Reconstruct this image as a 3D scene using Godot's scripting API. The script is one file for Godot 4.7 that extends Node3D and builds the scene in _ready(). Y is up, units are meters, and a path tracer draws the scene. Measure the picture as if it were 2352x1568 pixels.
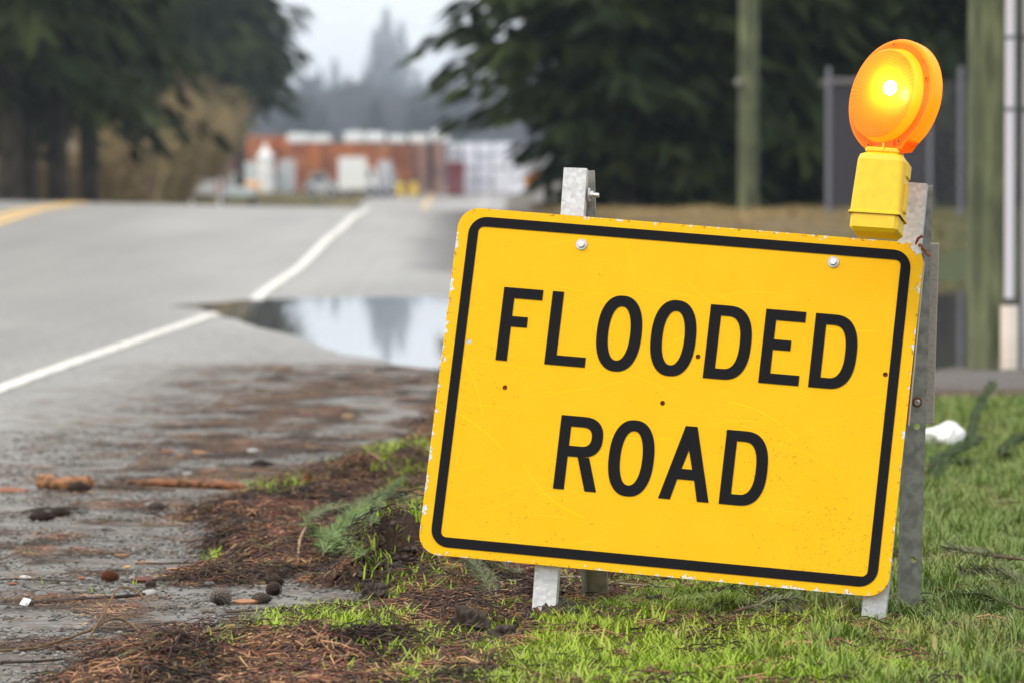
extends Node3D
# y is up, metres. The camera stands at (0, EYE, 0) and looks along -z; depth d means z = -d.
const F := 10700.0        # focal length in pixels of a 2352 x 1568 view
const EYE := 0.74
const PITCH := 0.033539
var rng := RandomNumberGenerator.new()
var noise := FastNoiseLite.new()
var fine := FastNoiseLite.new()
var taken := {}
var M := {}

# ---------------------------------------------------------------- mesh builder
class MB:
	var v := PackedVector3Array()
	var n := PackedVector3Array()
	var t := PackedVector2Array()
	var c := PackedColorArray()
	var i := PackedInt32Array()
	var col := Color.WHITE
	func vert(p: Vector3, nn: Vector3, uv := Vector2.ZERO) -> int:
		v.append(p); n.append(nn); t.append(uv); c.append(col)
		return v.size() - 1
	func face(a: int, b: int, d: int) -> void:
		var g := (v[d] - v[a]).cross(v[b] - v[a])
		if g.dot(n[a] + n[b] + n[d]) < 0.0:
			i.append(a); i.append(d); i.append(b)
		else:
			i.append(a); i.append(b); i.append(d)
	func quad(a: Vector3, b: Vector3, d: Vector3, e: Vector3, nn: Vector3) -> void:
		var k := vert(a, nn, Vector2(0, 0))
		vert(b, nn, Vector2(1, 0)); vert(d, nn, Vector2(1, 1)); vert(e, nn, Vector2(0, 1))
		face(k, k + 1, k + 2); face(k, k + 2, k + 3)
	func tri(a: Vector3, b: Vector3, d: Vector3, nn: Vector3) -> void:
		var k := vert(a, nn); vert(b, nn); vert(d, nn)
		face(k, k + 1, k + 2)
	func poly(pts: Array, x: Transform3D) -> void:   # flat convex polygon, already in order
		var nn: Vector3 = (x.basis * ((pts[1] - pts[0]) as Vector3).cross(pts[2] - pts[0])).normalized()
		var k := v.size()
		for p in pts:
			vert(x * (p as Vector3), nn)
		for j in range(1, pts.size() - 1):
			face(k, k + j, k + j + 1)
	func box(x: Transform3D, s: Vector3, b := 0.0) -> void:   # chamfered box round the origin of x
		var h := s * 0.5
		b = minf(b, minf(h.x, minf(h.y, h.z)) * 0.8)
		var ax := [Vector3(1, 0, 0), Vector3(0, 1, 0), Vector3(0, 0, 1)]
		for k in 3:
			var u: Vector3 = ax[(k + 1) % 3]
			var w: Vector3 = ax[(k + 2) % 3]
			var hu := h[(k + 1) % 3] - b
			var hw := h[(k + 2) % 3] - b
			for sg: float in [-1.0, 1.0]:
				var o: Vector3 = ax[k] * h[k] * sg
				quad(x * (o - u * hu - w * hw), x * (o + u * hu - w * hw), x * (o + u * hu + w * hw), x * (o - u * hu + w * hw), (x.basis * (ax[k] * sg)).normalized())
		if b <= 0.0:
			return
		for k in 3:
			var a1: Vector3 = ax[(k + 1) % 3]
			var a2: Vector3 = ax[(k + 2) % 3]
			var l := h[k] - b
			for s1: float in [-1.0, 1.0]:
				for s2: float in [-1.0, 1.0]:
					var e1: Vector3 = a1 * h[(k + 1) % 3] * s1 + a2 * (h[(k + 2) % 3] - b) * s2
					var e2: Vector3 = a1 * (h[(k + 1) % 3] - b) * s1 + a2 * h[(k + 2) % 3] * s2
					quad(x * (e1 - ax[k] * l), x * (e1 + ax[k] * l), x * (e2 + ax[k] * l), x * (e2 - ax[k] * l), (x.basis * (a1 * s1 + a2 * s2)).normalized())
		for s1: float in [-1.0, 1.0]:
			for s2: float in [-1.0, 1.0]:
				for s3: float in [-1.0, 1.0]:
					var sg := Vector3(s1, s2, s3)
					tri(x * (Vector3(h.x, h.y - b, h.z - b) * sg), x * (Vector3(h.x - b, h.y, h.z - b) * sg), x * (Vector3(h.x - b, h.y - b, h.z) * sg), (x.basis * sg).normalized())
	func tube(pts: Array, rad: Array, sides := 6, cap := true) -> void:
		var k0 := v.size()
		var up := Vector3(0.31, 0.9, 0.2).normalized()
		var m := pts.size()
		for j in m:
			var dir: Vector3 = ((pts[mini(j + 1, m - 1)] - pts[maxi(j - 1, 0)]) as Vector3).normalized()
			if absf(dir.dot(up)) > 0.95:
				up = Vector3(0.9, 0.1, 0.4).normalized()
			var a := dir.cross(up).normalized()
			var b := a.cross(dir).normalized()
			for q in sides + 1:
				var an := TAU * q / sides
				var o := a * cos(an) + b * sin(an)
				vert(pts[j] + o * (rad[j] as float), o, Vector2(float(q) / sides, j))
		for j in m - 1:
			for q in sides:
				var a0 := k0 + j * (sides + 1) + q
				face(a0, a0 + 1, a0 + sides + 2); face(a0, a0 + sides + 2, a0 + sides + 1)
		if cap:
			for e in [0, m - 1]:
				var dirc: Vector3 = ((pts[e] - pts[1 if e == 0 else m - 2]) as Vector3).normalized()
				var kc := vert(pts[e], dirc)
				for q in sides + 1:
					vert(v[k0 + (e as int) * (sides + 1) + q], dirc)
				for q in sides:
					face(kc, kc + 1 + q, kc + 2 + q)
	func lathe(prof: Array, sides: int, x: Transform3D, ribs := 0.0, smooth := true) -> void:   # profile of (r, z) round the z axis
		for j in prof.size() - 1:
			var p: Vector2 = prof[j]
			var q: Vector2 = prof[j + 1]
			var dn := Vector2(q.y - p.y, p.x - q.x).normalized()
			var k := v.size()
			for s in sides + 1:
				var an := TAU * s / sides
				var e := Vector3(cos(an), sin(an), 0)
				var f := 1.0 + (ribs if s % 2 == 0 else 0.0)
				var nn := (x.basis * (e * dn.x + Vector3(0, 0, dn.y))).normalized()
				vert(x * (e * p.x * f + Vector3(0, 0, p.y)), nn, Vector2(float(s) / sides, p.x))
				vert(x * (e * q.x * f + Vector3(0, 0, q.y)), nn, Vector2(float(s) / sides, q.x))
			for s in sides:
				face(k + s * 2, k + s * 2 + 1, k + s * 2 + 3); face(k + s * 2, k + s * 2 + 3, k + s * 2 + 2)
	func extrude(pts: PackedVector2Array, z0: float, z1: float, x := Transform3D.IDENTITY) -> void:   # outline in xy, capped
		var m := pts.size()
		for j in m:
			var p := pts[j]
			var q := pts[(j + 1) % m]
			var dn := Vector2(q.y - p.y, p.x - q.x).normalized()
			if Geometry2D.is_polygon_clockwise(pts):
				dn = -dn
			quad(x * Vector3(p.x, p.y, z0), x * Vector3(q.x, q.y, z0), x * Vector3(q.x, q.y, z1), x * Vector3(p.x, p.y, z1), (x.basis * Vector3(dn.x, dn.y, 0)).normalized())
		var ids := Geometry2D.triangulate_polygon(pts)
		for s: float in [-1.0, 1.0]:
			var k := v.size()
			var nn := (x.basis * Vector3(0, 0, s)).normalized()
			for p in pts:
				vert(x * Vector3(p.x, p.y, z1 if s > 0 else z0), nn, p)
			for j in range(0, ids.size(), 3):
				face(k + ids[j], k + ids[j + 1], k + ids[j + 2])
	func ring(outer: PackedVector2Array, inner: PackedVector2Array, z0: float, z1: float, x := Transform3D.IDENTITY) -> void:   # two outlines with the same count
		var m := outer.size()
		for j in m:
			var a := outer[j]
			var b := outer[(j + 1) % m]
			var p := inner[j]
			var q := inner[(j + 1) % m]
			quad(x * Vector3(a.x, a.y, z1), x * Vector3(b.x, b.y, z1), x * Vector3(q.x, q.y, z1), x * Vector3(p.x, p.y, z1), x.basis * Vector3(0, 0, 1))
			var d1 := ((a + b) * 0.5 - (p + q) * 0.5).normalized()
			quad(x * Vector3(a.x, a.y, z0), x * Vector3(b.x, b.y, z0), x * Vector3(b.x, b.y, z1), x * Vector3(a.x, a.y, z1), x.basis * Vector3(d1.x, d1.y, 0))
			quad(x * Vector3(p.x, p.y, z0), x * Vector3(q.x, q.y, z0), x * Vector3(q.x, q.y, z1), x * Vector3(p.x, p.y, z1), x.basis * Vector3(-d1.x, -d1.y, 0))
	func blob(x: Transform3D, ns: FastNoiseLite, amp: float, freq: float, lat := 8, lon := 12) -> void:   # lumpy ball of radius 1 under x
		var k := v.size()
		for j in lat + 1:
			for q in lon + 1:
				var th := PI * j / lat
				var ph := TAU * (q % lon) / lon
				var e := Vector3(sin(th) * cos(ph), cos(th), sin(th) * sin(ph))
				var o := x.origin * 7.0
				var r := 1.0 + amp * ns.get_noise_3d(e.x * freq + o.x * 31.0, e.y * freq + o.y * 17.0, e.z * freq + o.z * 23.0)
				vert(x * (e * r), (x.basis.inverse().transposed() * e).normalized(), Vector2(float(q) / lon, float(j) / lat))
		for j in lat:
			for q in lon:
				var a := k + j * (lon + 1) + q
				face(a, a + 1, a + lon + 2); face(a, a + lon + 2, a + lon + 1)
		if amp > 0.0:
			relight(k)
	func relight(k: int) -> void:   # normals of the vertices from k on, from the faces as they stand
		var acc := {}
		for q in range(0, i.size(), 3):
			if i[q] >= k:
				var g := (v[i[q + 2]] - v[i[q]]).cross(v[i[q + 1]] - v[i[q]])
				for w in 3:
					var key := v[i[q + w]].snapped(Vector3.ONE * 1e-6)
					acc[key] = acc.get(key, Vector3.ZERO) + g
		for q in range(k, v.size()):
			var g: Vector3 = acc.get(v[q].snapped(Vector3.ONE * 1e-6), n[q])
			if g.length() > 0.0:
				n[q] = g.normalized()
	func mesh() -> ArrayMesh:
		var a := []
		a.resize(Mesh.ARRAY_MAX)
		a[Mesh.ARRAY_VERTEX] = v; a[Mesh.ARRAY_NORMAL] = n; a[Mesh.ARRAY_TEX_UV] = t; a[Mesh.ARRAY_COLOR] = c; a[Mesh.ARRAY_INDEX] = i
		var m := ArrayMesh.new()
		m.add_surface_from_arrays(Mesh.PRIMITIVE_TRIANGLES, a)
		return m

# ---------------------------------------------------------------- nodes
func numbered(called: String) -> String:
	taken[called] = taken.get(called, 0) + 1
	return called if taken[called] == 1 else "%s_%03d" % [called, taken[called] - 1]

func thing(called: String, label: String, category: String, at := Transform3D.IDENTITY, group := "") -> Node3D:
	var o := Node3D.new()
	o.name = numbered(called)
	add_child(o)
	o.transform = at
	meta(o, label, category, group)
	return o

func meta(o: Node, label: String, category: String, group := "") -> void:
	o.set_meta("label", label)
	o.set_meta("category", category)
	if group:
		o.set_meta("group", group)

func part(called: String, mesh: Mesh, mat: Material, parent: Node, at := Transform3D.IDENTITY) -> MeshInstance3D:
	var o := MeshInstance3D.new()
	o.name = called
	o.mesh = mesh
	o.material_override = mat
	o.transform = at
	parent.add_child(o, true)
	return o

func single(called: String, mesh: Mesh, mat: Material, label: String, category: String, at := Transform3D.IDENTITY, group := "") -> MeshInstance3D:
	var o := part(numbered(called), mesh, mat, self, at)
	meta(o, label, category, group)
	return o

func struct(called: String, mesh: Mesh, mat: Material, label: String, category: String) -> MeshInstance3D:
	var o := part(numbered(called), mesh, mat, self)
	meta(o, label, category)
	o.set_meta("kind", "structure")
	return o

func stuff(called: String, mesh: Mesh, mat: Material, xf: Array, cols: Array, label: String, category: String) -> void:
	var mm := MultiMesh.new()
	mm.transform_format = MultiMesh.TRANSFORM_3D
	mm.use_colors = true
	mm.mesh = mesh
	mm.instance_count = xf.size()
	for k in xf.size():
		mm.set_instance_transform(k, xf[k])
		mm.set_instance_color(k, cols[k])
	var o := MultiMeshInstance3D.new()
	o.name = numbered(called)
	o.multimesh = mm
	o.material_override = mat
	add_child(o)
	meta(o, label, category)
	o.set_meta("kind", "stuff")

# ---------------------------------------------------------------- materials
func srgb(r: float, g: float, b: float) -> Color:   # linear base colour to sRGB
	return Color(r, g, b).linear_to_srgb()

func mat(color: Color, rough := 0.8, metal := 0.0) -> StandardMaterial3D:
	var m := StandardMaterial3D.new()
	m.albedo_color = color
	m.roughness = rough
	m.metallic = metal
	return m

func vmat(rough := 0.8, spec := 0.5) -> StandardMaterial3D:
	var m := mat(Color.WHITE, rough)
	m.vertex_color_use_as_albedo = true
	m.metallic_specular = spec
	return m

func noise_image(size: int, freq: float, type: int, sd: int, oct := 3) -> Image:
	var ns := FastNoiseLite.new()
	ns.seed = sd
	ns.noise_type = type
	ns.frequency = freq
	ns.fractal_octaves = oct
	if type == FastNoiseLite.TYPE_CELLULAR:
		ns.cellular_return_type = FastNoiseLite.RETURN_CELL_VALUE
		ns.fractal_type = FastNoiseLite.FRACTAL_NONE
	return ns.get_seamless_image(size, size)

func ramp_tex(img: Image, a: Color, b: Color, lo := 0.0, hi := 1.0, grain := 0.0) -> ImageTexture:
	var s := img.get_size()
	var o := Image.create(s.x, s.y, false, Image.FORMAT_RGB8)
	var r := RandomNumberGenerator.new()
	r.seed = 5
	for y in s.y:
		for x in s.x:
			var k := clampf((img.get_pixel(x, y).r - lo) / (hi - lo) + grain * (r.randf() - 0.5), 0.0, 1.0)
			o.set_pixel(x, y, a.lerp(b, k))
	return ImageTexture.create_from_image(o)

func triplanar(m: StandardMaterial3D, per_metre: float, world := true) -> StandardMaterial3D:
	m.uv1_triplanar = true
	m.uv1_world_triplanar = world
	m.uv1_scale = Vector3.ONE * per_metre
	return m

func mottled(img: Image, a: Color, b: Color, per_metre: float, rough := 0.8, metal := 0.0, lo := 0.2, hi := 0.8, world := false) -> StandardMaterial3D:
	var m := mat(Color.WHITE, rough, metal)
	m.albedo_texture = ramp_tex(img, a, b, lo, hi, 0.1)
	return triplanar(m, per_metre, world)

# ---------------------------------------------------------------- places
func view_dir(x: float, y: float) -> Vector3:
	return (Vector3((x - 1176.0) / F, -(y - 784.0) / F, -1.0)).rotated(Vector3.RIGHT, -PITCH).normalized()

func pixel_of(p: Vector3) -> Vector2:
	var q := (p - Vector3(0, EYE, 0)).rotated(Vector3.RIGHT, PITCH)
	return Vector2(1176.0 + q.x / -q.z * F, 784.0 - q.y / -q.z * F)

func G(x: float, y: float, lift := 0.0) -> Vector3:   # the ground seen at that pixel
	var dir := view_dir(x, y)
	var s := 6.0
	var prev := s
	while s < 400.0:
		var p := Vector3(0, EYE, 0) + dir * s
		if p.y < height(p.x, -p.z):
			break
		prev = s
		s *= 1.01
	for k in 12:
		var mid := (s + prev) * 0.5
		var p := Vector3(0, EYE, 0) + dir * mid
		if p.y < height(p.x, -p.z):
			s = mid
		else:
			prev = mid
	return Vector3(0, EYE + lift, 0) + dir * s

func at_depth(x: float, y: float, d: float) -> Vector3:
	var dir := view_dir(x, y)
	return Vector3(0, EYE, 0) + dir * (d / -dir.z)

func along(tab: Array, k: float) -> float:   # smooth table of [key, value]
	if k <= tab[0][0]:
		return tab[0][1]
	for j in tab.size() - 1:
		if k < tab[j + 1][0]:
			var u: float = (k - tab[j][0]) / (tab[j + 1][0] - tab[j][0])
			return lerpf(tab[j][1], tab[j + 1][1], u * u * (3.0 - 2.0 * u) * 0.5 + u * 0.5)
	return tab[-1][1]

const PROFILE := [[0, 0.0], [30, 0.0], [36, 0.06], [45, 0.27], [52, 0.41], [57, 0.455], [63, 0.40], [90, -0.3], [150, -1.3], [235, -1.4], [272, -0.85], [300, -0.1], [320, 0.3], [345, 0.4], [3000, 0.4]]
const EDGE := [[5.0, -0.74], [6.93, -0.70], [7.36, -0.67], [7.72, -0.45], [8.04, -0.15], [8.38, -0.24], [8.75, -0.45], [9.26, -0.63], [9.7, -0.63], [10.5, -0.68], [11.4, -0.62], [12.5, -0.40], [13.8, -0.27], [16.7, -0.22], [20, -0.25], [32, -0.3], [45, -0.7], [60, -0.5], [80, -0.2], [400, -0.2]]
const LAWN := [[5.0, -0.14], [6.93, -0.15], [7.5, -0.11], [7.95, 0.03], [8.38, 0.13], [9.5, 0.12], [11.0, -0.06], [13, -0.1], [17.0, 0.2], [17.5, 3.0], [40, 6.0]]
const CLEAR := [[1255, 1402, 80, 30, 0.12], [1095, 1460, 100, 36, 0.15], [780, 1462, 190, 26, 0.12], [905, 1330, 110, 70, 0.45], [900, 1066, 90, 36, 0.2], [1445, 1494, 50, 14, 0.2], [600, 1370, 80, 30, 0.5], [770, 1265, 90, 40, 0.3]]   # where little litter lies: pixel, reach, share
const MOUNDS := [[905, 1340, 0.12, 0.09], [985, 1325, 0.08, 0.085], [1255, 1412, 0.022, 0.05], [1085, 1475, 0.040, 0.045], [500, 1330, 0.036, 0.11], [560, 1260, 0.028, 0.09], [470, 1190, 0.03, 0.08], [830, 1150, 0.075, 0.12], [940, 1115, 0.07, 0.10], [700, 1560, 0.045, 0.10], [880, 1540, 0.035, 0.08], [400, 1580, 0.045, 0.10], [620, 1215, 0.03, 0.08], [720, 1180, 0.035, 0.07], [560, 1530, 0.025, 0.06]]
var mounds := []

func road_height(x: float, d: float) -> float:
	var y := along(PROFILE, d)
	y -= 0.02 * (x + 1.75) * smoothstep(32.0, 54.0, d) * (1.0 - smoothstep(75.0, 120.0, d))
	return y - pond(x, d) * 0.09

func pond(x: float, d: float) -> float:   # 0 on dry ground, 1 in the flooded hollow
	var near := along([[-2.4, 29.5], [-1.93, 28.7], [-1.62, 26.6], [-1.18, 24.0], [-0.68, 20.5], [-0.31, 18.9], [0.5, 18.6], [1.75, 19.5], [4, 19.6], [9, 24]], x)
	var far := along([[-2.4, 28.0], [-1.93, 29.4], [-1.7, 31.0], [-0.4, 32.6], [1.5, 36.0], [3.7, 42.0], [9, 43]], x)
	near += 0.35 * noise.get_noise_2d(x * 60.0, d * 22.0) * smoothstep(-1.9, -1.2, x)
	var s := minf((d - near) * 0.30, (far - d) * 0.30)
	return smoothstep(-0.35, 1.0, s) if s > -0.35 else 0.0

func verge(x: float, d: float) -> float:   # 0 on the asphalt, 1 on earth and grass
	var e := along(EDGE, d)
	e += (0.10 * noise.get_noise_2d(x * 300.0, d * 160.0) + 0.05 * fine.get_noise_2d(x * 900.0, d * 900.0)) * clampf(d / 12.0, 0.6, 2.5)
	return smoothstep(-0.04, 0.12, x - e)

func bumps(x: float, d: float) -> float:
	var y := 0.0
	for m in mounds:
		var q := (Vector2(x, d) - (m[0] as Vector2)) / Vector2(1.0, 1.6)
		var r: float = q.length() / m[2]
		if r < 2.2:
			y += m[1] * exp(-r * r * 1.6) * (1.0 + 0.5 * fine.get_noise_2d(x * 1500.0, d * 1500.0))
	return y

func height(x: float, d: float) -> float:
	var y := road_height(x, d)
	if d < 22.0:
		var w := verge(x, d)
		y += lerpf(-0.02, 0.016 + 0.012 * noise.get_noise_2d(x * 300.0, d * 300.0) + 0.006 * fine.get_noise_2d(x * 900.0, d * 900.0), w) * (1.0 - pond(x, d))
		y += bumps(x, d)
		if x > 0.4:
			y -= 0.02 * smoothstep(0.4, 1.2, x)
	elif x > -1.0:
		var b := lerpf(0.0, 0.40, smoothstep(36.0, 55.0, d))
		b += 0.04 * noise.get_noise_2d(x * 30.0, d * 30.0)
		b = lerpf(b, maxf(along(PROFILE, d), 0.1), smoothstep(75.0, 115.0, d) * (1.0 - smoothstep(1.5, 4.0, x)))
		y = lerpf(y - 0.02, b - pond(x, d) * 0.1, smoothstep(-0.6, 1.2, x))
	if x < -9.0:
		var b2 := maxf(y, 0.36 + 0.1 * noise.get_noise_2d(x * 9.0, d * 9.0))
		y = lerpf(y - 0.02, b2, smoothstep(-9.0, -10.2, x) * smoothstep(50.0, 75.0, d) * (1.0 - smoothstep(230.0, 300.0, d)))
	elif x < -1.0:
		y -= 0.03
	return y

# ---------------------------------------------------------------- main
func _ready() -> void:
	rng.seed = 11
	noise.seed = 3
	noise.frequency = 0.02
	noise.fractal_octaves = 3
	fine.seed = 9
	fine.frequency = 0.05
	set_camera()
	set_sky()
	for m in MOUNDS:
		var dir := view_dir(m[0], m[1])
		var s: float = EYE / -dir.y
		mounds.append([Vector2(dir.x * s, -dir.z * s), m[2], m[3]])
	make_materials()
	build_ground()
	build_far()
	build_yard()
	build_trees()
	build_right_side()
	build_sign()
	build_warning_light()
	build_lawn_and_litter()
	build_debris()

func set_camera() -> void:
	var cam := Camera3D.new()
	cam.name = "camera"
	add_child(cam)
	cam.position = Vector3(0, EYE, 0)
	cam.rotation.x = -PITCH
	var a := CameraAttributesPhysical.new()
	a.frustum_focal_length = 163.76
	a.exposure_aperture = 8.0        # a 20 mm wide aperture
	a.frustum_focus_distance = 7.75
	a.frustum_near = 0.5
	a.frustum_far = 4000.0
	cam.attributes = a
	cam.fov = rad_to_deg(2.0 * atan(784.0 / F))
	cam.near = 0.5
	cam.far = 4000.0
	cam.current = true

func set_sky() -> void:
	var e := Environment.new()
	e.background_mode = Environment.BG_SKY
	var s := ProceduralSkyMaterial.new()
	s.sky_top_color = Color(1.0, 1.0, 1.0)
	s.sky_horizon_color = Color(0.79, 0.805, 0.81)
	s.sky_curve = 0.16
	s.ground_bottom_color = Color(0.25, 0.25, 0.25)
	s.ground_horizon_color = Color(0.77, 0.785, 0.79)
	s.sun_angle_max = 1.0
	var sky := Sky.new()
	sky.sky_material = s
	e.sky = sky
	e.background_energy_multiplier = 1.55
	e.tonemap_mode = Environment.TONE_MAPPER_LINEAR
	e.tonemap_exposure = 1.16
	e.fog_enabled = true
	e.fog_density = 0.00030
	e.fog_light_color = Color(0.86, 0.92, 1.0)
	e.sdfgi_enabled = true
	e.ssao_enabled = true
	e.ssil_enabled = true
	var w := WorldEnvironment.new()
	w.name = "surroundings"
	w.environment = e
	add_child(w)
	var sun := DirectionalLight3D.new()
	sun.name = "sun"
	sun.light_energy = 0.5
	sun.light_color = Color(1.0, 0.95, 0.87)
	sun.light_angular_distance = 12.0
	sun.shadow_enabled = true
	sun.rotation_degrees = Vector3(-52, -55, 0)
	add_child(sun)

func make_materials() -> void:
	# asphalt: fine stones, 1.1 m tile
	var g1 := noise_image(512, 0.22, FastNoiseLite.TYPE_CELLULAR, 4)
	var g2 := noise_image(512, 0.02, FastNoiseLite.TYPE_SIMPLEX_SMOOTH, 5, 4)
	var al := Image.create(512, 512, false, Image.FORMAT_RGB8)
	var ht := Image.create(512, 512, false, Image.FORMAT_L8)
	var ro := Image.create(512, 512, false, Image.FORMAT_L8)
	var r := RandomNumberGenerator.new()
	r.seed = 2
	for y in 512:
		for x in 512:
			var k := g1.get_pixel(x, y).r
			var w := g2.get_pixel(x, y).r
			var v := 0.62 + 0.30 * k + 0.12 * (w - 0.5) + 0.08 * r.randf()
			if r.randf() < 0.012:
				v += 0.35
			elif r.randf() < 0.05:
				v -= 0.35
			v = clampf(v, 0.1, 1.0)
			al.set_pixel(x, y, Color(v, v * 0.985, v * 0.95))
			ht.set_pixel(x, y, Color(k, k, k))
			var q := clampf(0.26 + 0.45 * (w - 0.4) + 0.2 * k, 0.10, 0.9)
			ro.set_pixel(x, y, Color(q, q, q))
	var road := vmat(1.0)
	road.albedo_texture = ImageTexture.create_from_image(al)
	road.roughness_texture = ImageTexture.create_from_image(ro)
	road.heightmap_enabled = true
	road.heightmap_texture = ImageTexture.create_from_image(ht)
	road.heightmap_scale = 0.12
	M.road = triplanar(road, 1.0 / 1.1)
	M.shoulder = road.duplicate()
	M.shoulder.roughness_texture = ramp_tex(g2, Color(0.45, 0.45, 0.45), Color(0.8, 0.8, 0.8), 0.3, 0.65, 0.0)
	M.shoulder.heightmap_scale = 0.1
	var soil := vmat(0.9, 0.3)
	soil.albedo_texture = ramp_tex(g1, Color(0.55, 0.5, 0.45), Color(1, 1, 1), 0.0, 1.0, 0.5)
	M.soil = triplanar(soil, 2.0)
	M.white_paint = mottled(g2, srgb(0.34, 0.335, 0.32), srgb(0.68, 0.67, 0.63), 1.3, 0.6, 0.0, 0.3, 0.55, true)
	M.yellow_paint = mottled(g2, srgb(0.60, 0.36, 0.07), srgb(0.75, 0.48, 0.11), 2.0, 0.6, 0.0, 0.2, 0.8, true)
	var water := mat(Color(0.14, 0.14, 0.12, 0.22), 0.022)
	water.transparency = BaseMaterial3D.TRANSPARENCY_ALPHA
	M.water = water
	M.plant = vmat(0.55, 0.35)
	M.plant.backlight_enabled = true
	M.plant.backlight = Color(0.5, 0.55, 0.3)
	M.litter = vmat(0.6, 0.4)
	M.foliage = vmat(0.7, 0.25)
	M.bark = mottled(noise_image(256, 0.05, FastNoiseLite.TYPE_SIMPLEX, 8), srgb(0.02, 0.017, 0.013), srgb(0.075, 0.06, 0.045), 1.5, 0.95)
	M.twig_bark = vmat(0.85, 0.3)
	var gal := noise_image(256, 0.055, FastNoiseLite.TYPE_CELLULAR, 21)
	M.galvanised = mottled(gal, srgb(0.44, 0.445, 0.45), srgb(0.60, 0.61, 0.62), 11.0, 0.42, 0.4, 0.0, 1.0)
	M.shaded_zinc = mottled(noise_image(256, 0.03, FastNoiseLite.TYPE_SIMPLEX_SMOOTH, 22, 5), srgb(0.20, 0.205, 0.185), srgb(0.32, 0.325, 0.30), 5.0, 0.6, 0.1, 0.25, 0.75)  # rear legs: shade on their faces put into a darker zinc colour
	M.bolt = mat(srgb(0.62, 0.63, 0.64), 0.3, 0.9)
	M.rust = mottled(g1, srgb(0.12, 0.05, 0.025), srgb(0.25, 0.11, 0.06), 40.0, 0.9)
	M.pole = mottled(noise_image(256, 0.02, FastNoiseLite.TYPE_SIMPLEX_SMOOTH, 31, 5), srgb(0.045, 0.055, 0.028), srgb(0.165, 0.18, 0.09), 0.9, 0.85)
	M.pole.uv1_scale = Vector3(2.2, 0.35, 2.2)
	M.conduit = mat(srgb(0.60, 0.58, 0.63), 0.5)
	M.fence = mat(srgb(0.17, 0.17, 0.20), 0.6, 0.2)
	M.shed = mat(srgb(0.03, 0.026, 0.03), 0.9)
	M.shed.metallic_specular = 0.2

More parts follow.
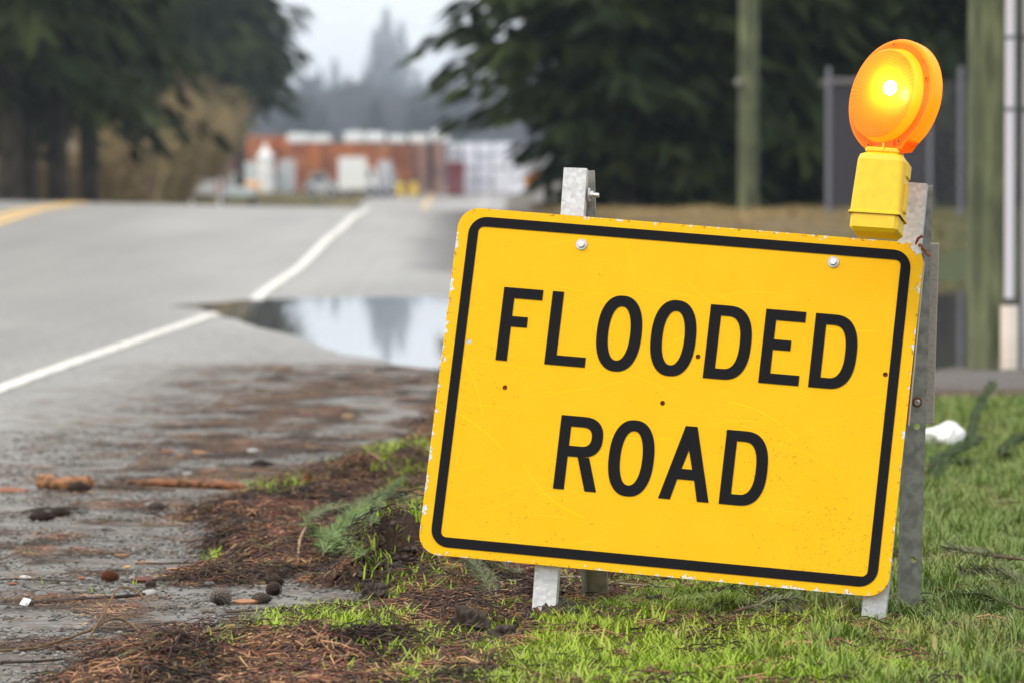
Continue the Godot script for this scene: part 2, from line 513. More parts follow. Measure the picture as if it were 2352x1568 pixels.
# ---------------------------------------------------------------- ground, road, water
func build_ground() -> void:
	var ds := []
	var d := 4.5
	while d < 3000.0:
		ds.append(d)
		d += 0.12 if d < 6.4 else 0.028 if d < 10.5 else 0.07 if d < 18.0 else 0.35 if d < 62.0 else 4.0 if d < 360.0 else 60.0
	var xs := []
	var x := 0.0
	while x < 700.0:
		xs.append(x)
		x += 0.028 if x < 1.1 else 0.1 if x < 3.0 else 0.5 if x < 14.0 else x * 0.25
	var neg := []
	x = 0.028
	while x < 700.0:
		neg.push_front(-x)
		x += 0.028 if x < 1.1 else 0.15 if x < 2.0 else 0.6 if x < 14.0 else x * 0.25
	xs = neg + xs
	var b := MB.new()
	for dd: float in ds:
		for xx: float in xs:
			b.col = ground_colour(xx, dd)
			b.vert(Vector3(xx, height(xx, dd), -dd), Vector3.UP)
	grid_faces(b, xs.size(), ds.size())
	struct("ground", b.mesh(), M.soil, "brown earth and verge ground beside the flooded road", "ground")
	# road
	b = MB.new()
	var rx := []
	x = -9.3
	while x < 0.46:
		rx.append(x)
		x += 0.12 if x > -2.5 else 0.4
	rx.append(0.46)
	var rd := []
	d = 4.0
	while d < 332.0:
		rd.append(d)
		d += 0.15 if d < 34.0 else 0.6 if d < 70.0 else 4.0
	for dd: float in rd:
		for xx: float in rx:
			var k := 0.255 + 0.09 * noise.get_noise_2d(xx * 40.0, dd * 6.0) + 0.03 * fine.get_noise_2d(xx * 60.0, dd * 30.0)
			var gritty := smoothstep(-1.6, -0.9, xx) * (1.0 - smoothstep(18.0, 30.0, dd))   # sand and grit washed over the shoulder
			var dirt := smoothstep(0.0, 0.35, noise.get_noise_2d(xx * 90.0 + 50.0, dd * 45.0)) * gritty
			var c := Color(k, k * 0.99, k * 0.985).lerp(Color(0.11, 0.096, 0.084), 0.65 * gritty + 0.3 * dirt)
			if dd > 36.0 and dd < 70.0:   # bare dark gravel strip on the shoulder
				c = c.lerp(Color(0.055, 0.045, 0.04), smoothstep(-1.0, -0.6, xx + 0.3 * noise.get_noise_2d(dd * 20.0, 3.0)))
			b.col = c
			b.vert(Vector3(xx, road_height(xx, dd), -dd), Vector3.UP)
	grid_faces(b, rx.size(), rd.size())
	var keep := PackedInt32Array()
	var gritty_part := MB.new()
	gritty_part.v = b.v; gritty_part.n = b.n; gritty_part.t = b.t; gritty_part.c = b.c
	for q in range(0, b.i.size(), 3):
		var mid := (b.v[b.i[q]] + b.v[b.i[q + 1]] + b.v[b.i[q + 2]]) / 3.0
		var on_shoulder := mid.z > -19.5 and mid.x > -1.62 + 0.25 * noise.get_noise_2d(mid.x * 60.0, mid.z * 60.0)
		for w in 3:
			if on_shoulder:
				gritty_part.i.append(b.i[q + w])
			else:
				keep.append(b.i[q + w])
	b.i = keep
	struct("paved_shoulder", gritty_part.mesh(), M.shoulder, "gritty damp asphalt shoulder strewn with needles beside the edge line", "road shoulder")
	struct("road", b.mesh(), M.road, "wet grey asphalt road with gritty shoulder running to the timber yard", "road")
	line_strip("edge_line", -0.04, 0.04, M.white_paint, "white painted edge line of the road running through the flood water")
	line_strip("centre_line", -5.23, -5.13, M.yellow_paint, "yellow centre line stripe beside the near lane")
	line_strip("centre_line", -5.43, -5.33, M.yellow_paint, "yellow centre line stripe on the far lane's side")
	# flood water
	b = MB.new()
	for j in 2:
		for k in 2:
			b.vert(Vector3(-2.5 if j == 0 else 30.0, -0.012, -17.8 if k == 0 else -46.0), Vector3.UP)
	b.face(0, 1, 3); b.face(0, 3, 2)
	var w := struct("flood_water", b.mesh(), M.water, "still flood water lying across the road shoulder and verge", "water")
	w.set_meta("kind", "structure")

func line_strip(called: String, x0: float, x1: float, m: Material, label: String) -> void:
	var b := MB.new()
	var rd := []
	var d := 5.0
	while d < 331.0:
		rd.append(d)
		d += 0.15 if d < 34.0 else 0.6 if d < 70.0 else 4.0
	for dd: float in rd:
		var shift := along([[5, -2.0], [16.9, -1.86], [26.8, -1.72], [31, -1.69], [40, -1.71], [57, -1.75], [400, -1.75]], dd) if called == "edge_line" else 0.0
		for xx in [shift + x0 + 0.006 * fine.get_noise_1d(dd * 60.0), shift + x1 + 0.006 * fine.get_noise_1d(dd * 60.0 + 99.0)]:
			b.vert(Vector3(xx, road_height(xx, dd) + 0.004, -dd), Vector3.UP)
	grid_faces(b, 2, rd.size())
	struct(called, b.mesh(), m, label, "road marking")

func grid_faces(b: MB, w: int, h: int) -> void:
	for j in h:
		for k in w:
			var a := b.v[j * w + maxi(k - 1, 0)]
			var c := b.v[j * w + mini(k + 1, w - 1)]
			var e := b.v[maxi(j - 1, 0) * w + k]
			var f := b.v[mini(j + 1, h - 1) * w + k]
			b.n[j * w + k] = (c - a).cross(f - e).normalized()
	for j in h - 1:
		for k in w - 1:
			var o := j * w + k
			b.face(o, o + 1, o + w + 1); b.face(o, o + w + 1, o + w)

func ground_colour(x: float, d: float) -> Color:
	var nz := noise.get_noise_2d(x * 120.0, d * 120.0)
	if d < 18.5:
		var soil := Color(0.045, 0.030, 0.022).lerp(Color(0.10, 0.055, 0.035), clampf(0.5 + nz, 0.0, 1.0))
		var lawn := Color(0.055, 0.065, 0.022).lerp(Color(0.09, 0.09, 0.035), clampf(0.5 + nz, 0.0, 1.0))
		var c := soil.lerp(lawn, smoothstep(-0.05, 0.12, x - along(LAWN, d)))
		if d > 15.8:   # driveway beyond the lawn: brown leaves, then grey
			c = c.lerp(Color(0.11, 0.07, 0.055), smoothstep(15.8, 16.4, d + nz * 0.4))
			c = c.lerp(Color(0.17, 0.165, 0.165), smoothstep(16.8, 17.2, d + nz * 0.4))
		return c
	if d < 38.0:
		return Color(0.13, 0.12, 0.11)
	if d < 75.0 and x > -1.5:
		var green := Color(0.06, 0.09, 0.025)
		var tan_ := Color(0.20, 0.155, 0.085).lerp(Color(0.075, 0.085, 0.035), smoothstep(3.6, 4.6, x + nz))
		var dark := Color(0.06, 0.048, 0.04)
		var c := green.lerp(tan_, smoothstep(42.0, 48.0, d + nz * 8.0))
		return dark.lerp(c, smoothstep(0.8, 2.0, x + nz))
	if x < -9.0 and d < 340.0:
		return Color(0.10, 0.11, 0.035).lerp(Color(0.22, 0.18, 0.06), clampf(0.5 + nz, 0.0, 1.0))
	if d < 400.0:
		return Color(0.18, 0.17, 0.14)
	return Color(0.12, 0.11, 0.09)

# ---------------------------------------------------------------- far hill and woods
func hill_height(x: float, d: float) -> float:
	var k := smoothstep(700.0, 1900.0, d)
	return 0.3 + k * (24.0 + 14.0 * noise.get_noise_2d(x * 0.35, d * 0.35)) - 1.5 * (1.0 - smoothstep(380.0, 440.0, d))

func build_far() -> void:
	var b := MB.new()
	var w := 0
	var h := 0
	for j in 48:
		var d := 380.0 + j * 42.0
		h += 1
		w = 0
		for k in 61:
			var x := (k - 30) * 13.0 * d / 700.0
			var nz := noise.get_noise_2d(x * 1.5, d * 1.5)
			b.col = Color(0.10, 0.085, 0.065).lerp(Color(0.19, 0.145, 0.09), clampf(0.5 + nz, 0.0, 1.0))
			b.vert(Vector3(x, hill_height(x, d), -d), Vector3.UP)
			w += 1
	grid_faces(b, w, h)
	struct("hill", b.mesh(), M.soil, "hazy wooded hill rising behind the timber yard", "hill")
	# leafless woods on the hill
	var xf := []
	var cl := []
	for k in 1500:
		var d := rng.randf_range(1000.0, 2300.0)
		var x := rng.randf_range(-0.075, 0.02) * d
		var s := 7.0 + 10.0 * pow(rng.randf(), 2.0)
		xf.append(Transform3D(Basis(Vector3.UP, rng.randf() * TAU).scaled(Vector3(s, s, s)), Vector3(x, hill_height(x, d) - 0.3, -d)))
		var g := rng.randf_range(0.8, 1.2)
		cl.append(Color(g, g, g))
	stuff("bare_woods", bare_tree_mesh(), M.twig_bark, xf, cl, "grey leafless woods covering the hazy hill", "woods")
	# firs that stand out, each from its pixel column, top row and distance
	var crowns := [crown_mesh(71, 150, 0.24, true), crown_mesh(72, 140, 0.30, true)]
	var tr := trunk_mesh()
	var list := [
		[887, 12, 1850, 0, "tallest hazy blue fir rising above the hill crest into the sky"],
		[921, 42, 1870, 1, "hazy fir standing close beside the tallest fir on the hill"],
		[862, 60, 1900, 1, "hazy fir on the hill, its top just under the tallest fir's tip"],
		[768, 128, 1800, 1, "rounded hazy fir on the hill crest beside the left tree row"],
		[735, 150, 1780, 0, "small hazy fir on the hill crest touching the tree row's branches"],
		[862, 222, 798, 0, "slim dark fir standing alone behind the timber stacks"],
		[948, 235, 817, 1, "dark fir behind the timber stacks, at the edge of a clump of three"],
		[978, 222, 836, 0, "dark fir behind the timber stacks, the middle one of a clump of three"],
		[1010, 216, 845, 1, "tall dark fir behind the timber stacks, beside the dense conifer row"],
		[1050, 205, 855, 0, "dark fir behind the timber stacks half hidden by conifer branches"],
		[800, 165, 1700, 0, "hazy fir on the hill between the rounded one and the tallest"],
		[960, 150, 1820, 1, "hazy fir on the hill under the conifer branches"],
		[708, 215, 874, 1, "dark fir behind the white topped timber, beside the overhanging branches"],
		[740, 245, 893, 0, "short dark fir behind the white topped timber stack"],
		[668, 190, 836, 0, "dark fir behind the timber yard, seen through the tree row's branches"]]
	for a in list:
		var top := at_depth(a[0], a[1], a[2])
		var y0 := hill_height(top.x, a[2]) - 0.4
		var hh := top.y - y0
		conifer("fir_tree", a[4], "firs on and below the hazy hill", crowns[a[3]], tr, Vector3(top.x, y0, top.z), hh, hh * (0.27 if a[2] > 1000 else 0.42), rng.randf() * TAU)

func bare_tree_mesh() -> ArrayMesh:   # one unit tall, leafless
	var b := MB.new()
	b.col = Color(0.06, 0.05, 0.04)
	b.tube([Vector3.ZERO, Vector3(0.01, 0.35, 0), Vector3(0, 0.7, 0.02)], [0.022, 0.016, 0.008], 4, false)
	for k in 60:
		var y := rng.randf_range(0.22, 0.68)
		var an := rng.randf() * TAU
		var l := rng.randf_range(0.2, 0.42)
		var p := Vector3(0, y, 0)
		var q := p + Vector3(cos(an) * l * 0.6, l * 0.55, sin(an) * l * 0.6)
		b.tube([p, (p + q) * 0.5 + Vector3(0, -0.02, 0), q], [0.012, 0.009, 0.005], 3, false)
		for s in 5:
			var e := p.lerp(q, rng.randf_range(0.4, 1.0))
			b.tube([e, e + Vector3(rng.randf_range(-0.1, 0.1), rng.randf_range(0.03, 0.16), rng.randf_range(-0.1, 0.1))], [0.006, 0.004], 3, false)
	return b.mesh()

# ---------------------------------------------------------------- conifers
func trunk_mesh() -> ArrayMesh:   # one unit tall, unit-less radius 0.016 at the foot
	var b := MB.new()
	b.tube([Vector3(0, -0.03, 0), Vector3(0, 0.02, 0), Vector3(0.004, 0.3, 0.003), Vector3(0, 0.65, -0.003), Vector3(0, 0.98, 0)], [0.024, 0.018, 0.014, 0.008, 0.001], 9)
	return b.mesh()

func crown_mesh(sd: int, boughs: int, low: float, tidy: bool, skirt := 1.0, droop := 1.0) -> ArrayMesh:   # crown of a tree one unit tall with a reach of one unit
	var r := RandomNumberGenerator.new()
	r.seed = sd
	var b := MB.new()
	for k in boughs:
		var t := pow((k + 0.5) / boughs, 0.85)
		var y := lerpf(low if not tidy else 0.04, 0.985, t)
		var an := k * 2.39996 + r.randf_range(-0.5, 0.5)
		var reach := (pow(1.0 - t, 0.75) * 0.95 + 0.05) * r.randf_range(0.62, 1.08) * lerpf(skirt, 1.0, smoothstep(0.02, 0.24, y))
		var out := Vector3(cos(an), 0, sin(an))
		var side := Vector3(-sin(an), 0, cos(an))
		var sag := r.randf_range(0.035, 0.085) * droop * (1.0 if not tidy else 0.6)
		var shade := r.randf_range(0.65, 1.3)
		var warm := r.randf_range(0.0, 1.0)
		var green := Color(0.013, 0.023, 0.008).lerp(Color(0.038, 0.05, 0.012), warm)
		var m := 30
		for s in m:
			var u := 0.12 + 0.88 * (s + r.randf()) / m
			var wide := 0.30 * (1.0 - u * 0.75) * (1.0 if not tidy else 0.7)
			var off := r.randf_range(-1.0, 1.0)
			var p := out * reach * u + side * off * wide * reach + Vector3(0, y + (-sag * u * u * (1.6 if not tidy else 1.0) - 0.02 * absf(off) + 0.012 * u) * minf(1.0, reach * 1.6), 0)
			var fwd := (out * 0.8 + side * off * 0.9 + Vector3(0, -0.35 - 0.4 * r.randf(), 0)).normalized()
			var l := r.randf_range(0.06, 0.13) * (0.5 + reach * 0.9)
			var wd := l * r.randf_range(0.16, 0.34)
			var ac := fwd.cross(Vector3(r.randf_range(-0.6, 0.6), 1, r.randf_range(-0.6, 0.6))).normalized()
			var sx := Vector3(1, 0.30, 1)   # the unit crown is squeezed later: keep sprays as long as they are wide
			b.col = green * (shade * r.randf_range(0.8, 1.25))
			b.col.a = 1.0
			var nn := ac.cross(fwd).normalized()
			if nn.y < 0.0:
				nn = -nn
			var a0 := p - fwd * l * 0.3 * sx
			var a1 := p + (ac * wd) * sx
			var a2 := p + fwd * l * sx
			var a3 := p - (ac * wd) * sx
			b.quad(a0, a1, a2, a3, (nn + out * 0.5).normalized())
	return b.mesh()

func conifer(called: String, label: String, group: String, crown: Mesh, trunk: Mesh, at: Vector3, tall: float, reach: float, turn: float) -> void:
	var o := thing(called, label, "tree", Transform3D(Basis(Vector3.UP, turn), at), group)
	part("trunk", trunk, M.bark, o, Transform3D(Basis().scaled(Vector3(minf(tall, 14.0), tall, minf(tall, 14.0))), Vector3.ZERO))
	part("crown", crown, M.foliage, o, Transform3D(Basis().scaled(Vector3(reach, tall, reach)), Vector3.ZERO))

func build_trees() -> void:
	var cr := [crown_mesh(1, 420, 0.02, false), crown_mesh(2, 400, 0.03, false), crown_mesh(3, 410, 0.025, false)]
	var high := [crown_mesh(4, 300, 0.17, false), crown_mesh(5, 290, 0.19, false)]
	var lifted := crown_mesh(7, 320, 0.23, false, 1.0, 0.6)
	var road_end := crown_mesh(6, 400, 0.03, false, 0.36, 0.35)
	var tr := trunk_mesh()
	# dense row on the right: pixel column, depth, height, reach
	var right := [
		[1440, 66, 13, 4.0, "dark conifer at the road end of the dense row, branches over the mailbox"],
		[1520, 70, 12, 2.6, "dark conifer in the dense row, second from its road end"],
		[1600, 68, 14, 2.8, "dark conifer in the dense row beside the thin utility pole"],
		[1690, 67, 13, 2.7, "dark conifer straight behind the thin utility pole"],
		[1830, 70, 14, 3.0, "dark conifer in the dense row just short of the grey shed"],
		[1980, 68, 13, 2.8, "dark conifer behind the grey shed"],
		[2120, 71, 14, 3.0, "dark conifer behind the chain link fence"],
		[2260, 69, 13, 2.9, "dark conifer behind the mossy green utility pole"],
		[2420, 72, 14, 3.2, "dark conifer past the mossy green utility pole"],
		[1560, 77, 16, 2.6, "dark conifer in the second rank, between the road end trees"],
		[1760, 77, 16, 3.4, "dark conifer in the second rank, behind the thin utility pole"],
		[2050, 78, 16, 3.4, "dark conifer in the second rank, behind the shed and fence"],
		[2330, 79, 16, 3.4, "dark conifer in the second rank, behind the mossy pole"],
		[1420, 80, 15, 2.4, "dark conifer in the second rank, filling the gap at the road end"],
		[1560, 84, 15, 3.0, "dark conifer in the third rank, behind the road end trees"]]
	var k := 0
	for a in right:
		var p := at_depth(a[0], 470, a[1])
		conifer("conifer", a[4], "dense row of conifers beside the road", cr[k % 3] if k > 1 and k < 13 else road_end, tr, Vector3(p.x, height(p.x, a[1]) - 0.05, p.z), a[2], a[3], k * 1.7)
		k += 1
	# tall trees on the left, bare stems below
	var left := [
		[20, 98, 17, 3.2, "tall conifer with a thick bare stem, at the near end of the left row"],
		[62, 104, 16, 3.0, "tall conifer with a bare stem beside the thickest one of the left row"],
		[132, 101, 16, 3.0, "tall conifer with a straight dark stem, low branches beside the shrubs"],
		[205, 108, 15, 3.0, "tall conifer with a dark stem standing next to the tan shrubs"],
		[-60, 100, 17, 3.4, "tall conifer at the start of the left row, mostly out of sight"],
		[270, 150, 18, 3.4, "tall conifer behind the tan shrubs, first of those overhanging the road"],
		[385, 185, 19, 3.6, "tall conifer behind the tan shrubs, in the middle of the overhanging ones"],
		[500, 200, 20, 4.8, "tall conifer reaching its branches farthest over the road"],
		[552, 235, 20, 3.6, "tall conifer at the far end of the left row near the red timber"],
		[120, 135, 19, 4.2, "tall conifer in the second rank, behind the bare stems"],
		[230, 165, 19, 4.0, "tall conifer in the second rank, above the tan shrubs"],
		[0, 130, 19, 4.2, "tall conifer in the second rank, at the near end"]]
	for a in left:
		var p := at_depth(a[0], 466, a[1])
		conifer("tall_conifer", a[4], "row of tall conifers across the road", high[k % 2] if a[1] < 180 else lifted, tr, Vector3(p.x, height(p.x, a[1]) - 0.05, p.z), a[2], a[3], k * 1.3)
		k += 1
	# low green bough mass and tan shrubs under them
	var shr := [shrub_mesh(1), shrub_mesh(2)]
	var shrubs := [[250, 113, 2.3, "olive leafless shrub beside the dark tree stems"], [330, 127, 2.9, "tan leafless shrub, tallest of the thicket under the conifers"], [420, 143, 3.2, "tan leafless shrub in the middle of the roadside thicket"], [395, 140, 2.8, "olive shrub at the road side of the thicket, by the white barrier"], [300, 120, 2.3, "olive shrub at the near end of the thicket, before a tall tan one"], [175, 116, 1.6, "low olive shrub between two dark tree stems"], [90, 112, 1.5, "low olive shrub behind the near tree stems"], [375, 150, 3.9, "tall tan shrub behind the roadside thicket"], [425, 168, 4.0, "tall tan twiggy shrub rising behind the white barrier"], [30, 118, 1.3, "low shrub at the foot of the thickest tree stem"]]
	for a in shrubs:
		var p := at_depth(a[0], 466, a[1])
		var o := thing("shrub", a[3], "shrub", Transform3D(Basis(Vector3.UP, k * 1.1).scaled(Vector3(a[2], a[2], a[2])), Vector3(p.x, height(p.x, a[1]) - 0.05, p.z)), "leafless shrubs below the tall conifers")
		part("twigs", shr[k % 2], M.twig_bark, o)
		k += 1

func shrub_mesh(sd: int) -> ArrayMesh:   # one unit tall thicket of thin stems
	var r := RandomNumberGenerator.new()
	r.seed = sd
	var b := MB.new()
	for k in 46:
		var an := r.randf() * TAU
		var f := Vector3(cos(an), 0, sin(an)) * r.randf_range(0.0, 0.3)
		var lean := Vector3(cos(an), 0, sin(an)) * r.randf_range(0.05, 0.45)
		var h := r.randf_range(0.5, 1.0)
		var tip := f + lean + Vector3(0, h, 0)
		var mid := f + lean * 0.35 + Vector3(0, h * 0.55, 0)
		b.col = Color(0.27, 0.22, 0.09).lerp(Color(0.36, 0.27, 0.17), r.randf()) * r.randf_range(0.7, 1.2)
		b.tube([f, mid, tip], [0.010, 0.008, 0.004], 3, false)
		for s in 26:
			var u := r.randf()
			var p := f.lerp(mid, u * 2.0) if u < 0.5 else mid.lerp(tip, u * 2.0 - 1.0)
			var e := p + Vector3(r.randf_range(-0.16, 0.16), r.randf_range(0.0, 0.2), r.randf_range(-0.16, 0.16))
			b.tube([p, e], [0.006, 0.003], 3, false)
			b.tube([p.lerp(e, 0.6), e + Vector3(r.randf_range(-0.07, 0.07), r.randf_range(-0.02, 0.06), r.randf_range(-0.07, 0.07))], [0.005, 0.002], 3, false)
	return b.mesh()

# ---------------------------------------------------------------- timber yard, about 315 m away
func yard_x(zx: float, d: float) -> float:   # column of an enlarged view of the yard to metres
	return (408.3 + zx * 0.3665 - 1176.0) * d / F

func yard_y(zy: float, d: float) -> float:
	return EYE - (181.5 + zy * 0.3665 - 425.0) * d / F

func where(label: String, row: int, rows: int, q: int, columns: int) -> String:   # which bundle of its stack
	var level: String = "" if rows == 1 else ["bottom", "second", "third", "fourth"][row] + " layer" if row < rows - 1 else "top layer"
	var column: String = "" if columns == 1 else ["first", "second", "third", "fourth", "fifth", "sixth", "seventh"][q] + " pile from the shrubs"
	return label + (", " + level if level else "") + (", " + column if column else "")

func bundle_mesh(sd: int) -> ArrayMesh:   # a strapped bundle of boards, one unit each way, standing on its base
	var r := RandomNumberGenerator.new()
	r.seed = sd
	var b := MB.new()
	for row in 8:
		for q in 4:
			var s := r.randf_range(0.75, 1.15)
			b.col = Color(s, s * r.randf_range(0.92, 1.04), s * r.randf_range(0.9, 1.05))
			b.box(Transform3D(Basis(), Vector3((q + 0.5) / 4.0 - 0.5, 0.06 + (row + 0.5) * 0.117, r.randf_range(-0.012, 0.012))), Vector3(0.235, 0.105, 0.97), 0.006)
	return b.mesh()

func wrap_mesh() -> ArrayMesh:
	var b := MB.new()
	b.box(Transform3D(Basis(), Vector3(0, 0.5, 0)), Vector3(0.97, 0.94, 0.97), 0.05)
	return b.mesh()

func build_yard() -> void:
	var bundles := [bundle_mesh(1), bundle_mesh(2), bundle_mesh(3)]
	var wrapped := wrap_mesh()
	var spacer := MB.new()
	spacer.box(Transform3D(Basis(), Vector3(0, 0.03, 0)), Vector3(0.98, 0.06, 0.06))
	var sp := spacer.mesh()
	var wood := {}
	for q in [["orange", Color(0.58, 0.19, 0.05)], ["orange_dark", Color(0.42, 0.13, 0.04)], ["orange_pale", Color(0.56, 0.24, 0.09)], ["brown", Color(0.27, 0.10, 0.045)], ["pink", Color(0.45, 0.27, 0.20)], ["dark", Color(0.10, 0.04, 0.025)], ["red", Color(0.20, 0.022, 0.02)], ["white", Color(0.72, 0.74, 0.82)], ["cover", Color(0.76, 0.80, 0.82)]]:
		var m := vmat(0.8 if q[0] != "cover" and q[0] != "white" else 0.5)
		m.albedo_color = (q[1] as Color).linear_to_srgb()
		wood[q[0]] = m
	# [columns zx0..zx1, rows zy0..zy1 (top..base), depth, across, up, kind, label]
	var stacks := [
		[700, 1450, 405, 712, 318, 7, 4, "orange", "orange timber bundle in the long wall"],
		[1450, 1505, 405, 712, 314, 1, 4, "brown", "brown timber bundle at the corner column of the long stack"],
		[1508, 1562, 405, 712, 314, 1, 4, "pink", "pale pinkish timber bundle between two brown columns"],
		[1565, 1606, 405, 712, 314, 1, 4, "dark", "dark brown timber bundle in the narrow column"],
		[1609, 1668, 405, 712, 314, 1, 4, "pink", "pale timber bundle in the column beside the dark red stack"],
		[1680, 1800, 520, 712, 310, 1, 3, "red", "dark red timber bundle in front of the white wrapped stacks"],
		[1680, 2070, 400, 715, 318, 4, 4, "white", "white wrapped timber bundle"],
		[2075, 2170, 540, 725, 312, 1, 2, "white", "white wrapped timber bundle at the low end of the white stacks"],
		[2010, 2200, 400, 560, 330, 2, 2, "white", "white wrapped timber at the back"],
		[440, 700, 360, 640, 322, 3, 3, "orange", "orange timber in the low stack"],
		[335, 440, 400, 520, 330, 1, 2, "red", "red timber bundle half hidden by the tree row"],
		[690, 970, 337, 400, 318, 2, 1, "cover", "white sheeted bundle topping two piles"],
		[1040, 1440, 337, 400, 318, 3, 1, "cover", "white sheeted bundle topping the wall's middle"],
		[1445, 1710, 337, 400, 316, 2, 1, "cover", "pale sheeted bundle topping the pink columns"]]
	for a in stacks:
		var d: float = a[4]
		var x0 := yard_x(a[0], d)
		var x1 := yard_x(a[1], d)
		var y1 := yard_y(a[2], d)
		var y0 := yard_y(a[3], d)
		if a[3] > 600:
			y0 = minf(y0, height((x0 + x1) * 0.5, d))
		if a[2] > 340 and a[3] == 400 or a[3] == 560 or a[3] == 520:
			pass
		var cw: float = (x1 - x0) / a[5]
		var ch: float = (y1 - y0) / a[6]
		for row in a[6]:
			for q in a[5]:
				var s := Vector3(cw * 0.93, ch * 0.985, 3.6 + rng.randf_range(-0.3, 0.3))
				if a[7] == "cover":
					s.y *= rng.randf_range(0.7, 1.25)
					s.x *= rng.randf_range(0.86, 1.0)
				var base := Vector3(x0 + cw * (q + 0.5) + rng.randf_range(-0.03, 0.03), y0 + ch * row, -d + rng.randf_range(-0.1, 0.1) + 0.35 * (q % 2))
				var o := thing("timber_bundle", where(a[8], row, a[6], q, a[5]), "timber", Transform3D(Basis(), base), "timber bundles stacked in the yard")
				var tone: String = a[7]
				if tone == "orange":
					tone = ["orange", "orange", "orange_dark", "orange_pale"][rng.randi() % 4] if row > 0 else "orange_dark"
				var plain: bool = a[7] == "white" or a[7] == "cover"
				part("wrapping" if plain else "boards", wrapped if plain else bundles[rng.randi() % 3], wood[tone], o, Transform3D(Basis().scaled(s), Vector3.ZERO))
				for e: float in [-1.2, 1.2]:
					part("spacer", sp, wood["pink"], o, Transform3D(Basis().scaled(Vector3(s.x, s.y, 1.5)), Vector3(0, 0.0, e)))
	# lower stacks that carry the ones seen above other things
	for a in [[2010, 2200, 560, 722, 330, 2, 2, "white", "white wrapped timber low at the back"], [335, 440, 520, 640, 330, 1, 2, "red", "red timber bundle low down behind the parked vehicles"]]:
		var d: float = a[4]
		var x0 := yard_x(a[0], d)
		var cw: float = (yard_x(a[1], d) - x0) / a[5]
		var y0 := height(x0, d)
		var ch: float = (yard_y(a[2], d) - y0) / a[6]
		for row in a[6]:
			for q in a[5]:
				var o := thing("timber_bundle", where(a[8], row, a[6], q, a[5]), "timber", Transform3D(Basis(), Vector3(x0 + cw * (q + 0.5), y0 + ch * row, -d)), "timber bundles stacked in the yard")
				part("wrapping" if a[7] == "white" else "boards", wrapped if a[7] == "white" else bundles[0], wood[a[7]], o, Transform3D(Basis().scaled(Vector3(cw * 0.97, ch * 0.98, 3.4)), Vector3.ZERO))
	# vehicles in the yard
	var white := mat(srgb(0.74, 0.75, 0.74), 0.35)
	var grey := mat(srgb(0.42, 0.44, 0.47), 0.4)
	var pale := mat(srgb(0.50, 0.56, 0.58), 0.4)
	truck("white box truck parked before the orange timber wall", 1010, 1250, 490, 712, 305, white, 1.0)
	truck("pale grey box truck parked beside the white pointed tank", 600, 732, 505, 715, 298, grey, -1.0)
	truck("pale blue grey lorry parked near the tan shrubs", 335, 485, 520, 735, 292, pale, -1.0)
	truck("small blue grey van at the tail of the white box truck", 1255, 1372, 512, 712, 307, grey, 1.0)
	car("silver car parked between the two box trucks", 800, 1000, 585, 712, 300)
	# white tank with a pointed top
	var b := MB.new()
	var d0 := 296.0
	var base := Vector3(yard_x(548, d0), height(yard_x(548, d0), d0), -d0)
	var rr := yard_x(600, d0) - yard_x(548, d0)
	var hh := yard_y(480, d0) - base.y
	var o := thing("storage_tank", "white upright tank with a pointed top beside the grey truck", "tank", Transform3D(Basis(), base))
	b.lathe([Vector2(0.001, 0), Vector2(rr, 0), Vector2(rr, hh), Vector2(rr * 0.35, hh * 1.14), Vector2(rr * 0.12, hh * 1.3), Vector2(0.001, hh * 1.3)], 20, Transform3D(Basis(Vector3.RIGHT, -PI / 2), Vector3.ZERO))
	part("shell", b.mesh(), white, o)
	b = MB.new()
	for q in 3:
		b.lathe([Vector2(rr * 1.0, 0), Vector2(rr * 1.03, 0.02), Vector2(rr * 1.03, 0.06), Vector2(rr * 1.0, 0.08)], 20, Transform3D(Basis(Vector3.RIGHT, -PI / 2), Vector3(0, hh * (0.1 + 0.4 * q), 0)))
	part("hoop", b.mesh(), grey, o)
	# round orange drum, two yellow bollards
	b = MB.new()
	b.lathe([Vector2(0.001, 0), Vector2(0.48, 0), Vector2(0.52, 0.12), Vector2(0.52, 0.62), Vector2(0.45, 0.76), Vector2(0.001, 0.8)], 18, Transform3D(Basis(Vector3.RIGHT, -PI / 2), Vector3.ZERO))
	var dx := yard_x(462, 270)
	single("drum", b.mesh(), mat(srgb(0.72, 0.36, 0.12), 0.5), "orange drum standing before the pale lorry", "drum", Transform3D(Basis(), Vector3(dx, yard_y(728, 270), -270)))
	for q in [1395, 1478]:
		b = MB.new()
		b.lathe([Vector2(0.001, 0), Vector2(0.24, 0), Vector2(0.24, 0.75), Vector2(0.18, 0.88), Vector2(0.001, 0.95)], 14, Transform3D(Basis(Vector3.RIGHT, -PI / 2), Vector3.ZERO))
		dx = yard_x(q, 306)
		single("bollard", b.mesh(), mat(srgb(0.72, 0.50, 0.03), 0.5), "fat yellow bollard before the orange timber wall's end" if q == 1395 else "fat yellow bollard before the brown timber columns", "bollard", Transform3D(Basis(), Vector3(dx, height(dx, 306), -306)), "yellow bollards at the timber corner")
	# striped roadside barrier
	var bd := 142.0
	var bx := yard_x(180, bd)
	var by := yard_y(808, bd)
	o = thing("barrier", "white and red roadside barrier on legs by the tan shrubs", "barrier", Transform3D(Basis(), Vector3(bx, by, -bd)))
	var bw := yard_x(280, bd) - yard_x(80, bd)
	for q in 5:
		b = MB.new()
		b.box(Transform3D(Basis(), Vector3((q - 2) * bw * 0.2, 0.62, 0)), Vector3(bw * 0.197, 0.42, 0.06), 0.01)
		part("panel", b.mesh(), mat(srgb(0.5, 0.05, 0.05), 0.5) if q == 4 else white, o)
